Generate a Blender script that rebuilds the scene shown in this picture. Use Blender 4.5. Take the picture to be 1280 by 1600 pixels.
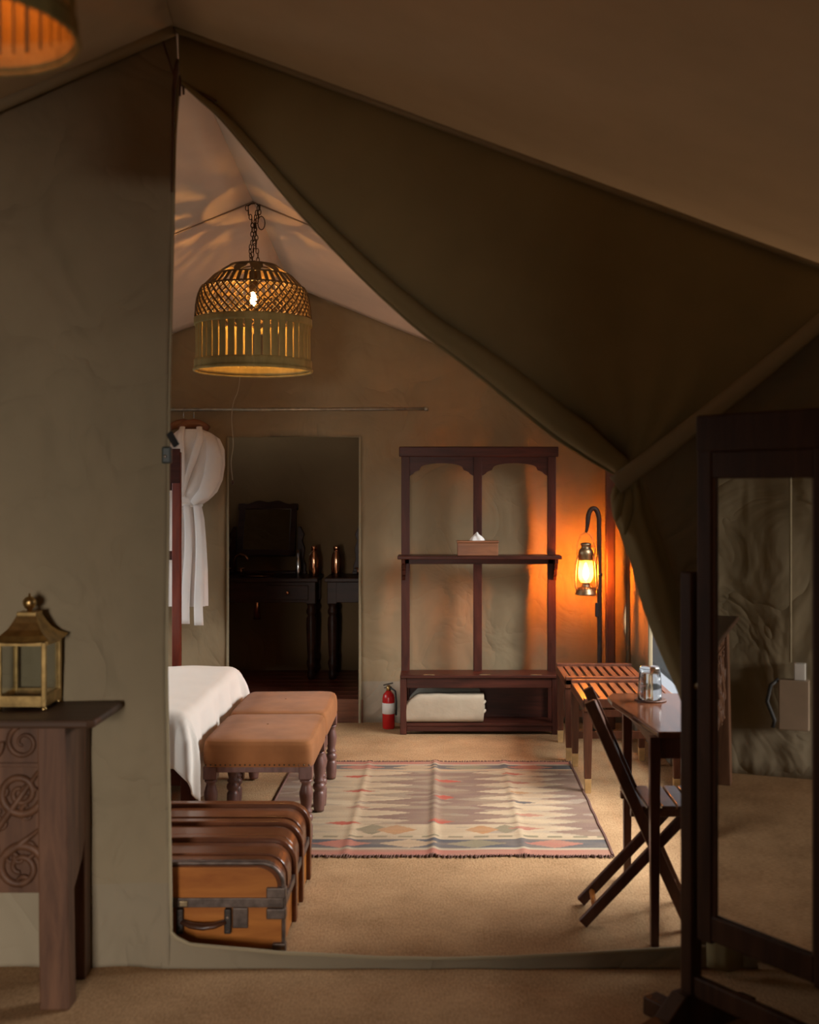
import bpy, bmesh, math, random
from mathutils import Vector, Matrix, noise

# ------------------------------------------------------------------ clear
for o in list(bpy.data.objects):
    bpy.data.objects.remove(o, do_unlink=True)
SC = bpy.context.scene
COL = SC.collection
random.seed(7)
PI = math.pi

# ------------------------------------------------------------------ camera
# level camera 1.6 m above the sisal, 40.5 mm on a 36 mm tall frame, small lens shift
EYE, FPX, VX, VY = 1.6, 1800.0, 690.0, 760.0
cam_d = bpy.data.cameras.new('camera')
cam_d.sensor_fit = 'VERTICAL'
cam_d.sensor_height = 36.0
cam_d.sensor_width = 28.8
cam_d.lens = 36.0 * FPX / 1600.0
cam_d.shift_x = -(VX - 640.0) / 1600.0
cam_d.shift_y = -(800.0 - VY) / 1600.0
cam_d.clip_start = 0.05
cam_d.dof.use_dof = True
cam_d.dof.focus_distance = 6.4
cam_d.dof.aperture_fstop = 2.4
cam = bpy.data.objects.new('camera', cam_d)
cam.location = (0, 0, EYE)
cam.rotation_euler = (PI / 2, 0, 0)
COL.objects.link(cam)
SC.camera = cam

# ------------------------------------------------------------------ world, daylight, exposure
w = bpy.data.worlds.new('overcast_sky')
SC.world = w
w.use_nodes = True
w.node_tree.nodes['Background'].inputs[0].default_value = (0.70, 0.72, 0.74, 1)
w.node_tree.nodes['Background'].inputs[1].default_value = 1.3


def area(name, loc, target, sx, sy, power, color):
    d = bpy.data.lights.new(name, 'AREA')
    d.shape = 'RECTANGLE'
    d.size, d.size_y = sx, sy
    d.energy = power
    d.color = color
    o = bpy.data.objects.new(name, d)
    o.location = loc
    v = Vector(target) - Vector(loc)
    o.rotation_euler = v.to_track_quat('-Z', 'Y').to_euler()
    COL.objects.link(o)
    return o


# bright sky outside the bedroom's right window, left window and the lounge entrance
area('daylight_right_window', (3.1, 5.6, 3.0), (-0.2, 5.5, 0.2), 3.0, 2.2, 720, (1.0, 0.95, 0.88))
area('daylight_left_window', (-4.6, 5.6, 2.6), (-0.5, 5.0, 0.4), 2.6, 1.6, 260, (1.0, 0.96, 0.90))
area('daylight_entrance', (-0.1, -7.0, 2.0), (-1.4, 3.8, 0.6), 2.2, 2.2, 1280, (1.0, 0.90, 0.80))

vs = SC.view_settings
vs.view_transform = 'Standard'
vs.look = 'None'
vs.exposure = 0.0
vs.gamma = 1.0
vs.use_curve_mapping = False
SC.cycles.use_denoising = True
SC.cycles.max_bounces = 8
SC.cycles.diffuse_bounces = 5
SC.cycles.glossy_bounces = 4
SC.cycles.transmission_bounces = 8
SC.cycles.transparent_max_bounces = 12
SC.cycles.sample_clamp_indirect = 4.0


# ------------------------------------------------------------------ mesh helpers
class MB:
    def __init__(s):
        s.v, s.f, s.c = [], [], None

    def add(s, vs, fs):
        b = len(s.v)
        s.v += [tuple(p) for p in vs]
        s.f += [tuple(i + b for i in f) for f in fs]
        return s

    def box(s, x0, x1, y0, y1, z0, z1):
        vs = [(x0, y0, z0), (x1, y0, z0), (x1, y1, z0), (x0, y1, z0),
              (x0, y0, z1), (x1, y0, z1), (x1, y1, z1), (x0, y1, z1)]
        return s.add(vs, [(0, 3, 2, 1), (4, 5, 6, 7), (0, 1, 5, 4), (1, 2, 6, 5), (2, 3, 7, 6), (3, 0, 4, 7)])

    def cbox(s, c, h, m=None):
        vs = [Vector((i * h[0], j * h[1], k * h[2])) for k in (-1, 1) for (i, j) in ((-1, -1), (1, -1), (1, 1), (-1, 1))]
        if m is not None:
            vs = [m @ p for p in vs]
        vs = [p + Vector(c) for p in vs]
        return s.add(vs, [(0, 3, 2, 1), (4, 5, 6, 7), (0, 1, 5, 4), (1, 2, 6, 5), (2, 3, 7, 6), (3, 0, 4, 7)])

    def bar(s, a, b, w, t, up=(0, 0, 1)):
        """rectangular bar from a to b; w along the side direction, t along the 'up' side"""
        a, b = Vector(a), Vector(b)
        d = (b - a).normalized()
        side = d.cross(Vector(up))
        if side.length < 1e-4:
            side = d.cross(Vector((0, 1, 0)))
        side.normalize()
        u = side.cross(d).normalized()
        vs = []
        for p in (a, b):
            for (i, j) in ((-1, -1), (1, -1), (1, 1), (-1, 1)):
                vs.append(p + side * (i * w / 2) + u * (j * t / 2))
        return s.add(vs, [(0, 3, 2, 1), (4, 5, 6, 7), (0, 1, 5, 4), (1, 2, 6, 5), (2, 3, 7, 6), (3, 0, 4, 7)])

    def taper(s, x, y, z0, z1, h0, h1):
        vs = []
        for z, h in ((z0, h0), (z1, h1)):
            vs += [(x - h, y - h, z), (x + h, y - h, z), (x + h, y + h, z), (x - h, y + h, z)]
        return s.add(vs, [(0, 3, 2, 1), (4, 5, 6, 7), (0, 1, 5, 4), (1, 2, 6, 5), (2, 3, 7, 6), (3, 0, 4, 7)])

    def lathe(s, prof, c=(0, 0, 0), n=20, caps=True):
        vs, fs = [], []
        for (r, z) in prof:
            for k in range(n):
                a = 2 * PI * k / n
                vs.append((c[0] + r * math.cos(a), c[1] + r * math.sin(a), c[2] + z))
        m = len(prof)
        for i in range(m - 1):
            for k in range(n):
                k2 = (k + 1) % n
                fs.append((i * n + k, i * n + k2, (i + 1) * n + k2, (i + 1) * n + k))
        if caps:
            fs.append(tuple(reversed(range(n))))
            fs.append(tuple((m - 1) * n + k for k in range(n)))
        return s.add(vs, fs)

    def tube(s, pts, r, n=8, caps=True, flat=1.0, closed=False):
        pts = [Vector(p) for p in pts]
        m = len(pts)
        rs = r if isinstance(r, (list, tuple)) else [r] * m
        vs, fs = [], []
        prev = None
        for i, p in enumerate(pts):
            if closed:
                d = pts[(i + 1) % m] - pts[i - 1]
            else:
                d = pts[min(i + 1, m - 1)] - pts[max(i - 1, 0)]
            d.normalize()
            if prev is None:
                ref = Vector((0, 0, 1)) if abs(d.z) < 0.9 else Vector((0, 1, 0))
                u = d.cross(ref).normalized()
            else:
                u = (prev - d * prev.dot(d)).normalized()
            prev = u
            q = d.cross(u)
            for k in range(n):
                a = 2 * PI * k / n
                vs.append(p + u * (math.cos(a) * rs[i]) + q * (math.sin(a) * rs[i] * flat))
        for i in range(m if closed else m - 1):
            j = (i + 1) % m
            for k in range(n):
                k2 = (k + 1) % n
                fs.append((i * n + k, i * n + k2, j * n + k2, j * n + k))
        if caps and not closed:
            fs.append(tuple(reversed(range(n))))
            fs.append(tuple((m - 1) * n + k for k in range(n)))
        return s.add(vs, fs)

    def grid(s, fn, nu, nv, closed_u=False):
        vs, fs = [], []
        cu = nu if closed_u else nu + 1
        for j in range(nv + 1):
            for i in range(cu):
                vs.append(fn(i / nu, j / nv))
        for j in range(nv):
            for i in range(nu):
                i2 = (i + 1) % cu
                fs.append((j * cu + i, j * cu + i2, (j + 1) * cu + i2, (j + 1) * cu + i))
        return s.add(vs, fs)

    def prism(s, poly, fn0, fn1):
        """poly: 2-d points; fn0/fn1 map them to the two end caps"""
        n = len(poly)
        vs = [fn0(*p) for p in poly] + [fn1(*p) for p in poly]
        fs = [tuple(range(n)), tuple(reversed(range(n, 2 * n)))]
        for i in range(n):
            j = (i + 1) % n
            fs.append((i, i + n, j + n, j))
        return s.add(vs, fs)

    def build(s, name, mat, parent=None, smooth=False, bevel=0.0, solid=0.0, seg=2):
        me = bpy.data.meshes.new(name)
        me.from_pydata(s.v, [], s.f)
        bm = bmesh.new()
        bm.from_mesh(me)
        bmesh.ops.recalc_face_normals(bm, faces=bm.faces)
        bm.to_mesh(me)
        bm.free()
        if smooth:
            for p in me.polygons:
                p.use_smooth = True
        me.materials.append(mat)
        o = bpy.data.objects.new(name, me)
        COL.objects.link(o)
        if parent is not None:
            o.parent = parent
        if solid:
            m = o.modifiers.new('thickness', 'SOLIDIFY')
            m.thickness = solid
            m.offset = 0
        if bevel:
            m = o.modifiers.new('edge', 'BEVEL')
            m.width = bevel
            m.segments = seg
            m.limit_method = 'ANGLE'
            m.angle_limit = math.radians(40)
        if smooth == 'auto':
            for p in me.polygons:
                p.use_smooth = False
        return o


def thing(name, label, cat, loc=(0, 0, 0), rz=0, group=None):
    o = bpy.data.objects.new(name, None)
    o.empty_display_size = 0.1
    o.location = loc
    o.rotation_euler = (0, 0, rz)
    COL.objects.link(o)
    o['label'] = label
    o['category'] = cat
    if group:
        o['group'] = group
    return o


def tag(o, label, cat, group=None):
    o['label'] = label
    o['category'] = cat
    if group:
        o['group'] = group
    return o


def struct(o, label=None):
    o['kind'] = 'structure'
    if label:
        o['label'] = label
    return o


def copy_tree(o, parent=None):
    c = o.copy()
    COL.objects.link(c)
    c.parent = parent
    for ch in list(o.children):
        copy_tree(ch, c)
    return c


def inst(src, parent, loc=(0, 0, 0), rot=(0, 0, 0)):
    c = src.copy()
    COL.objects.link(c)
    c.parent = parent
    c.location = loc
    c.rotation_euler = rot
    return c


def at(px, py, Y):
    """a point at depth Y that was measured at pixel (px, py) of the 1280x1600 photograph"""
    return Vector(((px - VX) * Y / FPX, Y, EYE - (py - VY) * Y / FPX))


def spline(pts, t):
    """piecewise-linear/Catmull interpolation over a list of vectors, t in 0..1"""
    n = len(pts) - 1
    f = max(0.0, min(0.99999, t)) * n
    i = int(f)
    u = f - i
    p1, p2 = Vector(pts[i]), Vector(pts[i + 1])
    p0 = Vector(pts[i - 1]) if i > 0 else p1 * 2 - p2
    p3 = Vector(pts[i + 2]) if i + 2 <= n else p2 * 2 - p1
    return 0.5 * ((2 * p1) + (p2 - p0) * u + (2 * p0 - 5 * p1 + 4 * p2 - p3) * u * u + (3 * p1 - p0 - 3 * p2 + p3) * u ** 3)


def nz(x, y, z=0.0, s=1.0):
    return noise.noise(Vector((x * s, y * s, z * s)))


# ------------------------------------------------------------------ materials
class NT:
    def __init__(s, name):
        s.m = bpy.data.materials.new(name)
        s.m.use_nodes = True
        s.t = s.m.node_tree
        s.b = s.t.nodes['Principled BSDF']
        s.out = s.t.nodes['Material Output']

    def n(s, typ, **kw):
        nd = s.t.nodes.new(typ)
        for k, v in kw.items():
            if k.startswith('_'):
                setattr(nd, k[1:], v)
            else:
                nd.inputs[k.replace('__', ' ')].default_value = v
        return nd

    def l(s, a, b):
        s.t.links.new(a, b)

    def setp(s, **kw):
        for k, v in kw.items():
            s.b.inputs[k.replace('__', ' ')].default_value = v

    def coords(s, scale=(1, 1, 1), kind='Object', rot=(0, 0, 0)):
        tc = s.n('ShaderNodeTexCoord')
        mp = s.n('ShaderNodeMapping')
        mp.inputs['Scale'].default_value = scale
        mp.inputs['Rotation'].default_value = rot
        s.l(tc.outputs[kind], mp.inputs['Vector'])
        return mp.outputs['Vector']

    def ramp(s, fac, stops):
        r = s.n('ShaderNodeValToRGB')
        e = r.color_ramp.elements
        while len(e) > 1:
            e.remove(e[-1])
        e[0].position, e[0].color = stops[0][0], (*stops[0][1], 1)
        for p, c in stops[1:]:
            k = e.new(p)
            k.color = (*c, 1)
        s.l(fac, r.inputs['Fac'])
        return r.outputs['Color']

    def bump(s, height, strength, dist, prev=None):
        b = s.n('ShaderNodeBump')
        b.inputs['Strength'].default_value = strength
        b.inputs['Distance'].default_value = dist
        s.l(height, b.inputs['Height'])
        if prev is not None:
            s.l(prev, b.inputs['Normal'])
        return b.outputs['Normal']


def canvas(name, c, skirt=None, crumple=0.5, skirt_z=0.28, cscale=2.2, glow=0.0, glowc=(1, 0.8, 0.6)):
    k = NT(name)
    co = k.coords()
    n1 = k.n('ShaderNodeTexNoise', Scale=1.6, Detail=4.0, Roughness=0.6)
    k.l(co, n1.inputs['Vector'])
    c0 = tuple(x * 0.86 for x in c)
    c1 = tuple(min(1, x * 1.10) for x in c)
    col = k.ramp(n1.outputs['Fac'], [(0.3, c0), (0.7, c1)])
    if skirt:
        geo = k.n('ShaderNodeNewGeometry')
        sep = k.n('ShaderNodeSeparateXYZ')
        k.l(geo.outputs['Position'], sep.inputs['Vector'])
        lt = k.n('ShaderNodeMath', _operation='LESS_THAN')
        lt.inputs[1].default_value = skirt_z
        k.l(sep.outputs['Z'], lt.inputs[0])
        mx = k.n('ShaderNodeMix', _data_type='RGBA')
        k.l(lt.outputs[0], mx.inputs[0])
        k.l(col, mx.inputs[6])
        mx.inputs[7].default_value = (*skirt, 1)
        col = mx.outputs[2]
    k.l(col, k.b.inputs['Base Color'])
    # crumple creases: ridged distorted noise
    n2 = k.n('ShaderNodeTexNoise', Scale=cscale, Detail=3.0, Roughness=0.45, Distortion=1.2)
    k.l(co, n2.inputs['Vector'])
    ab = k.n('ShaderNodeMath', _operation='SUBTRACT')
    ab.inputs[1].default_value = 0.5
    k.l(n2.outputs['Fac'], ab.inputs[0])
    ab2 = k.n('ShaderNodeMath', _operation='ABSOLUTE')
    k.l(ab.outputs[0], ab2.inputs[0])
    ab3 = k.n('ShaderNodeMath', _operation='POWER')
    ab3.inputs[1].default_value = 0.8
    k.l(ab2.outputs[0], ab3.inputs[0])
    n4 = k.n('ShaderNodeTexNoise', Scale=cscale * 1.7, Detail=2.0, Roughness=0.4, Distortion=0.4)
    k.l(k.coords((1.0, 1.0, 0.55), rot=(0.3, 0.5, 0.2)), n4.inputs['Vector'])
    nm = k.bump(ab3.outputs[0], crumple, 0.05)
    nm = k.bump(n4.outputs['Fac'], crumple * 1.2, 0.06, nm)
    wv = k.n('ShaderNodeTexNoise', Scale=420.0, Detail=1.0)
    k.l(co, wv.inputs['Vector'])
    nm = k.bump(wv.outputs['Fac'], 0.15, 0.002, nm)
    k.l(nm, k.b.inputs['Normal'])
    k.setp(Roughness=0.9)
    k.b.inputs['Specular IOR Level'].default_value = 0.15
    if glow:                       # canvas lets some daylight through
        tl = k.n('ShaderNodeBsdfTranslucent', Color=(*glowc, 1))
        ms = k.n('ShaderNodeMixShader')
        ms.inputs[0].default_value = glow
        k.l(k.b.outputs[0], ms.inputs[1])
        k.l(tl.outputs[0], ms.inputs[2])
        k.l(ms.outputs[0], k.out.inputs['Surface'])
    return k.m


def wood(name, dark, light, rough=0.35, axis=(1.2, 14, 14), grain=0.5, spec=0.5):
    k = NT(name)
    co = k.coords(axis)
    n1 = k.n('ShaderNodeTexNoise', Scale=2.2, Detail=6.0, Roughness=0.62, Distortion=0.6)
    k.l(co, n1.inputs['Vector'])
    col = k.ramp(n1.outputs['Fac'], [(0.3, dark), (0.72, light)])
    k.l(col, k.b.inputs['Base Color'])
    k.l(k.bump(n1.outputs['Fac'], 0.12 * grain * 2, 0.004), k.b.inputs['Normal'])
    k.setp(Roughness=rough)
    k.b.inputs['Specular IOR Level'].default_value = spec
    return k.m


def metal(name, c, rough=0.3, wear=0.15, metallic=1.0):
    k = NT(name)
    n1 = k.n('ShaderNodeTexNoise', Scale=28.0, Detail=4.0)
    k.l(k.coords(), n1.inputs['Vector'])
    col = k.ramp(n1.outputs['Fac'], [(0.35, tuple(x * (1 - wear * 2) for x in c)), (0.65, c)])
    k.l(col, k.b.inputs['Base Color'])
    k.setp(Metallic=metallic, Roughness=rough)
    return k.m


def cloth(name, c, var=0.06, bump=0.2, scale=260.0, rough=0.92, big=6.0, sheen=0.0):
    k = NT(name)
    co = k.coords()
    n1 = k.n('ShaderNodeTexNoise', Scale=big, Detail=4.0)
    k.l(co, n1.inputs['Vector'])
    col = k.ramp(n1.outputs['Fac'], [(0.3, tuple(x * (1 - var) for x in c)), (0.7, tuple(min(1, x * (1 + var)) for x in c))])
    k.l(col, k.b.inputs['Base Color'])
    n2 = k.n('ShaderNodeTexNoise', Scale=scale, Detail=2.0)
    k.l(co, n2.inputs['Vector'])
    nm = k.bump(n1.outputs['Fac'], bump, 0.02)
    k.l(k.bump(n2.outputs['Fac'], 0.2, 0.002, nm), k.b.inputs['Normal'])
    k.setp(Roughness=rough)
    k.b.inputs['Specular IOR Level'].default_value = 0.15
    if sheen:
        k.b.inputs['Sheen Weight'].default_value = sheen
    return k.m


def plain(name, c, rough=0.5, spec=0.5, metallic=0.0):
    k = NT(name)
    n1 = k.n('ShaderNodeTexNoise', Scale=15.0, Detail=3.0)
    k.l(k.coords(), n1.inputs['Vector'])
    col = k.ramp(n1.outputs['Fac'], [(0.3, tuple(x * 0.9 for x in c)), (0.7, c)])
    k.l(col, k.b.inputs['Base Color'])
    k.setp(Roughness=rough, Metallic=metallic)
    k.b.inputs['Specular IOR Level'].default_value = spec
    return k.m


def emit(name, c, s):
    k = NT(name)
    e = k.n('ShaderNodeEmission', Color=(*c, 1), Strength=s)
    k.l(e.outputs[0], k.out.inputs['Surface'])
    return k.m


def thin_glass(name, tint=(1, 1, 1), gloss=0.1, rough=0.02, frost=0.0, frostc=(1, 1, 1)):
    k = NT(name)
    tr = k.n('ShaderNodeBsdfTransparent', Color=(*tint, 1))
    gl = k.n('ShaderNodeBsdfGlossy', Roughness=rough)
    lw = k.n('ShaderNodeLayerWeight', Blend=0.35)
    mr = k.n('ShaderNodeMath', _operation='MULTIPLY')
    mr.inputs[1].default_value = gloss * 4
    k.l(lw.outputs['Fresnel'], mr.inputs[0])
    mx = k.n('ShaderNodeMixShader')
    k.l(mr.outputs[0], mx.inputs[0])
    k.l(tr.outputs[0], mx.inputs[1])
    k.l(gl.outputs[0], mx.inputs[2])
    last = mx
    if frost:
        tl = k.n('ShaderNodeBsdfTranslucent', Color=(*frostc, 1))
        m2 = k.n('ShaderNodeMixShader')
        m2.inputs[0].default_value = frost
        k.l(last.outputs[0], m2.inputs[1])
        k.l(tl.outputs[0], m2.inputs[2])
        last = m2
    k.l(last.outputs[0], k.out.inputs['Surface'])
    return k.m


def sisal(name, c0, c1):
    k = NT(name)
    co = k.coords()
    n1 = k.n('ShaderNodeTexNoise', Scale=3.0, Detail=5.0, Roughness=0.65)
    k.l(co, n1.inputs['Vector'])
    n2 = k.n('ShaderNodeTexNoise', Scale=135.0, Detail=3.0, Roughness=0.7)
    k.l(k.coords((1.0, 0.35, 1.0)), n2.inputs['Vector'])
    ad = k.n('ShaderNodeMath', _operation='MULTIPLY_ADD')
    ad.inputs[1].default_value = 0.55
    k.l(n2.outputs['Fac'], ad.inputs[0])
    ml = k.n('ShaderNodeMath', _operation='MULTIPLY')
    ml.inputs[1].default_value = 0.45
    k.l(n1.outputs['Fac'], ml.inputs[0])
    k.l(ml.outputs[0], ad.inputs[2])
    col = k.ramp(ad.outputs[0], [(0.31, c0), (0.67, c1)])
    k.l(col, k.b.inputs['Base Color'])
    br = k.n('ShaderNodeTexBrick', Scale=60.0)
    br.inputs['Mortar Size'].default_value = 0.12
    k.l(co, br.inputs['Vector'])
    nm = k.bump(br.outputs['Fac'], 0.25, -0.003)
    k.l(k.bump(n2.outputs['Fac'], 0.5, 0.006, nm), k.b.inputs['Normal'])
    k.setp(Roughness=0.95)
    k.b.inputs['Specular IOR Level'].default_value = 0.1
    return k.m


M = {}
M['canvas'] = canvas('olive_canvas', (0.235, 0.19, 0.122), skirt=(0.24, 0.20, 0.138), crumple=1.0)
M['canvas_back'] = canvas('bedroom_canvas', (0.28, 0.213, 0.128), skirt=(0.30, 0.255, 0.19), crumple=0.5, cscale=2.6)
M['bath_canvas_shaded'] = canvas('shaded_bathroom_canvas', (0.17, 0.11, 0.055), crumple=0.3)  # canvas colour darkened, the shade of the unlit bathroom is put into it
M['canvas_wall'] = canvas('lounge_wall_canvas', (0.235, 0.19, 0.122), skirt=(0.24, 0.20, 0.138), crumple=0.6, glow=0.13, glowc=(0.52, 0.39, 0.20))
M['flap'] = canvas('flap_canvas', (0.25, 0.20, 0.10), crumple=0.15)
M['roof_in'] = canvas('roof_lining', (0.56, 0.46, 0.37), crumple=0.05, glow=0.28, glowc=(0.62, 0.50, 0.41))
M['roof_out'] = canvas('lounge_roof_lining', (0.40, 0.31, 0.22), crumple=0.08, glow=0.22, glowc=(0.57, 0.42, 0.28))
M['hem'] = canvas('canvas_hem', (0.30, 0.25, 0.16), crumple=0.1)
M['sisal'] = sisal('sisal_matting', (0.18, 0.10, 0.047), (0.45, 0.285, 0.152))
M['redfloor'] = wood('red_floor_boards', (0.07, 0.016, 0.010), (0.17, 0.045, 0.025), 0.35, (1.5, 10, 10))
M['step'] = wood('step_wood', (0.10, 0.035, 0.018), (0.22, 0.085, 0.04), 0.5, (1.5, 10, 10))
M['mahog'] = wood('mahogany', (0.026, 0.0065, 0.004), (0.082, 0.021, 0.012), 0.42, (9, 9, 1.1), 0.5, 0.25)
M['mahog_h'] = wood('mahogany_level_grain', (0.026, 0.0065, 0.004), (0.082, 0.021, 0.012), 0.40, (1.2, 12, 12), 0.5, 0.25)
M['red_wood'] = wood('red_wood', (0.08, 0.012, 0.006), (0.22, 0.04, 0.018), 0.3, (10, 10, 1.1))
M['teak'] = wood('rack_wood', (0.06, 0.018, 0.008), (0.20, 0.07, 0.03), 0.3, (12, 1.2, 12))
M['teak_v'] = wood('rack_leg_wood', (0.05, 0.014, 0.007), (0.15, 0.05, 0.024), 0.35, (10, 10, 1.2))
M['desk'] = wood('desk_wood', (0.05, 0.016, 0.008), (0.15, 0.055, 0.026), 0.16, (12, 1.2, 12), 0.2, 0.6)
M['desk_v'] = wood('desk_leg_wood', (0.04, 0.011, 0.006), (0.11, 0.034, 0.018), 0.3, (10, 10, 1.2))
M['chair'] = wood('chair_wood', (0.07, 0.026, 0.013), (0.17, 0.07, 0.035), 0.35, (8, 8, 2.0))
M['turned'] = wood('turned_leg_wood', (0.10, 0.045, 0.035), (0.24, 0.12, 0.10), 0.38, (10, 10, 2.0))
M['console'] = wood('carved_brown_wood', (0.055, 0.023, 0.011), (0.15, 0.070, 0.036), 0.55, (8, 8, 1.0), 0.8, 0.3)
M['console_top'] = wood('console_top_wood', (0.035, 0.018, 0.010), (0.085, 0.043, 0.024), 0.5, (1.0, 9, 9), 0.6, 0.3)
M['cheval'] = wood('dark_mirror_wood', (0.026, 0.011, 0.005), (0.075, 0.033, 0.015), 0.5, (9, 9, 1.0), 0.5, 0.15)
M['black_wood'] = wood('vanity_wood', (0.018, 0.008, 0.005), (0.050, 0.020, 0.012), 0.4, (2, 9, 9), 0.5, 0.2)
M['pole'] = wood('tent_pole_wood', (0.06, 0.022, 0.012), (0.14, 0.05, 0.026), 0.5, (9, 9, 1.0))
M['brass'] = metal('aged_brass', (0.62, 0.42, 0.17), 0.32, 0.2)
M['brass_dim'] = metal('dull_brass', (0.45, 0.34, 0.20), 0.42, 0.25)
M['foot_brass'] = metal('brass_foot_caps', (0.75, 0.55, 0.28), 0.4, 0.1, 0.7)
M['copper'] = metal('copper', (0.75, 0.36, 0.20), 0.18, 0.12)
M['iron'] = metal('dark_iron', (0.06, 0.05, 0.045), 0.5, 0.1, 0.8)
M['chain'] = metal('chain_bronze', (0.10, 0.065, 0.035), 0.45, 0.2, 0.8)
M['steel'] = metal('dull_steel', (0.45, 0.43, 0.36), 0.4, 0.15)
M['trunk_metal'] = metal('trunk_edge_metal', (0.17, 0.13, 0.11), 0.42, 0.25, 0.7)
M['silver'] = metal('silver', (0.8, 0.8, 0.82), 0.2, 0.05)
M['mirror'] = plain('mirror_silver', (0.86, 0.86, 0.84), 0.02, 0.5, 1.0)
M['pine'] = wood('orange_pine', (0.26, 0.075, 0.012), (0.50, 0.185, 0.035), 0.30, (1.0, 7, 7), 0.3)
M['leather'] = wood('brown_trunk_leather', (0.070, 0.022, 0.009), (0.16, 0.055, 0.022), 0.24, (2, 5, 5), 0.4, 0.4)
M['leather_d'] = wood('dark_trunk_leather', (0.045, 0.018, 0.010), (0.12, 0.045, 0.022), 0.35, (2, 5, 5), 0.4)
M['suede'] = cloth('tan_suede', (0.30, 0.125, 0.048), 0.22, 0.25, 300, 0.9, 5.0, 0.08)
M['linen'] = cloth('white_bed_linen', (0.80, 0.76, 0.70), 0.03, 0.35, 340, 0.9, 3.0)
M['robe'] = cloth('white_robe_cotton', (0.80, 0.78, 0.76), 0.03, 0.2, 380, 0.9, 8.0)
M['towel'] = cloth('cream_towel', (0.40, 0.33, 0.245), 0.06, 0.3, 200, 0.95, 9.0)
M['grey_blanket'] = cloth('grey_blanket', (0.20, 0.19, 0.16), 0.08, 0.3, 200, 0.95, 9.0)
M['tissue'] = cloth('white_tissue', (0.85, 0.85, 0.84), 0.02, 0.2, 90, 0.8)
M['tissue_box'] = wood('tissue_box_wood', (0.13, 0.045, 0.018), (0.28, 0.11, 0.045), 0.35, (1.2, 9, 9))
M['cane'] = wood('olive_painted_cane', (0.23, 0.19, 0.07), (0.44, 0.36, 0.15), 0.6, (6, 6, 1.5), 0.5, 0.3)
M['cane_d'] = wood('dark_woven_cane', (0.075, 0.048, 0.019), (0.17, 0.112, 0.045), 0.6, (6, 6, 1.5), 0.5, 0.3)
M['black'] = plain('black_webbing', (0.015, 0.016, 0.018), 0.6)
M['plastic'] = plain('grey_green_plastic', (0.035, 0.048, 0.045), 0.45)
M['red_paint'] = plain('red_extinguisher_paint', (0.42, 0.012, 0.012), 0.25)
M['white_label'] = plain('white_label', (0.62, 0.60, 0.56), 0.5)
M['string'] = plain('pull_cord_string', (0.42, 0.36, 0.27), 0.8)
M['white_basin'] = plain('dark_stone_basin', (0.05, 0.045, 0.04), 0.2)
M['box_beige'] = plain('beige_box', (0.30, 0.22, 0.15), 0.6)
M['outside'] = plain('outside_ground', (0.085, 0.10, 0.095), 0.95, 0.1)
M['bulb'] = emit('warm_bulb', (1.0, 0.46, 0.12), 700)
M['bulb_dim'] = emit('dim_bulb', (1.0, 0.22, 0.025), 420)
M['flame'] = emit('lantern_flame', (1.0, 0.235, 0.016), 1350)
M['globe'] = thin_glass('lantern_globe', (1, 0.95, 0.85), 0.08, 0.05, 0.25, (1.0, 0.80, 0.5))
M['pane'] = thin_glass('lantern_pane', (0.94, 0.95, 0.94), 0.10, 0.02)
k = NT('clear_tumbler')
k.setp(Roughness=0.02, IOR=1.45)
k.b.inputs['Transmission Weight'].default_value = 1.0
M['tumbler'] = k.m
k = NT('window_gauze')
tr = k.n('ShaderNodeBsdfTransparent', Color=(0.82, 0.86, 0.90, 1))
df = k.n('ShaderNodeBsdfDiffuse', Color=(0.20, 0.22, 0.24, 1))
chk = k.n('ShaderNodeTexNoise', Scale=500.0)
k.l(k.coords(), chk.inputs['Vector'])
rm = k.ramp(chk.outputs['Fac'], [(0.3, (0.14, 0.14, 0.14)), (0.7, (0.28, 0.28, 0.28))])
mx = k.n('ShaderNodeMixShader')
k.l(rm, mx.inputs[0])
k.l(tr.outputs[0], mx.inputs[1])
k.l(df.outputs[0], mx.inputs[2])
k.l(mx.outputs[0], k.out.inputs['Surface'])
M['gauze'] = k.m

# rug and stripes use a colour attribute that holds the woven pattern
k = NT('kilim_wool')
at_n = k.n('ShaderNodeVertexColor')
at_n.layer_name = 'weave'
n1 = k.n('ShaderNodeTexNoise', Scale=160.0, Detail=2.0)
k.l(k.coords((1, 3, 1)), n1.inputs['Vector'])
mm = k.n('ShaderNodeMix', _data_type='RGBA', _blend_type='MULTIPLY')
mm.inputs[0].default_value = 0.55
k.l(at_n.outputs['Color'], mm.inputs[6])
k.l(k.ramp(n1.outputs['Fac'], [(0.3, (0.6, 0.6, 0.6)), (0.65, (1.1, 1.1, 1.1))]), mm.inputs[7])
k.l(mm.outputs[2], k.b.inputs['Base Color'])
k.l(k.bump(n1.outputs['Fac'], 0.4, 0.004), k.b.inputs['Normal'])
k.setp(Roughness=0.95)
k.b.inputs['Specular IOR Level'].default_value = 0.1
M['kilim'] = k.m

# ================================================================== STRUCTURE
YP, YB = 3.83, 7.80           # canvas partition and the bedroom's back wall
RIDGE_P = Vector((-0.883, YP, 3.12))
RIDGE_B = Vector((-1.018, YB, 2.965))
SL = 0.39


def wall_r(y):                # bedroom right wall, slightly splayed
    return 1.25 + 0.06 * (YB - y)


XL = -3.2

# floor: one run of sisal through lounge and bedroom
fl = MB().grid(lambda u, v: (-3.4 + 5.6 * u, -2.4 + 10.35 * v, 0.0), 8, 12).build('floor', M['sisal'])
struct(fl, 'coarse brown sisal matting over the whole floor')

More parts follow.
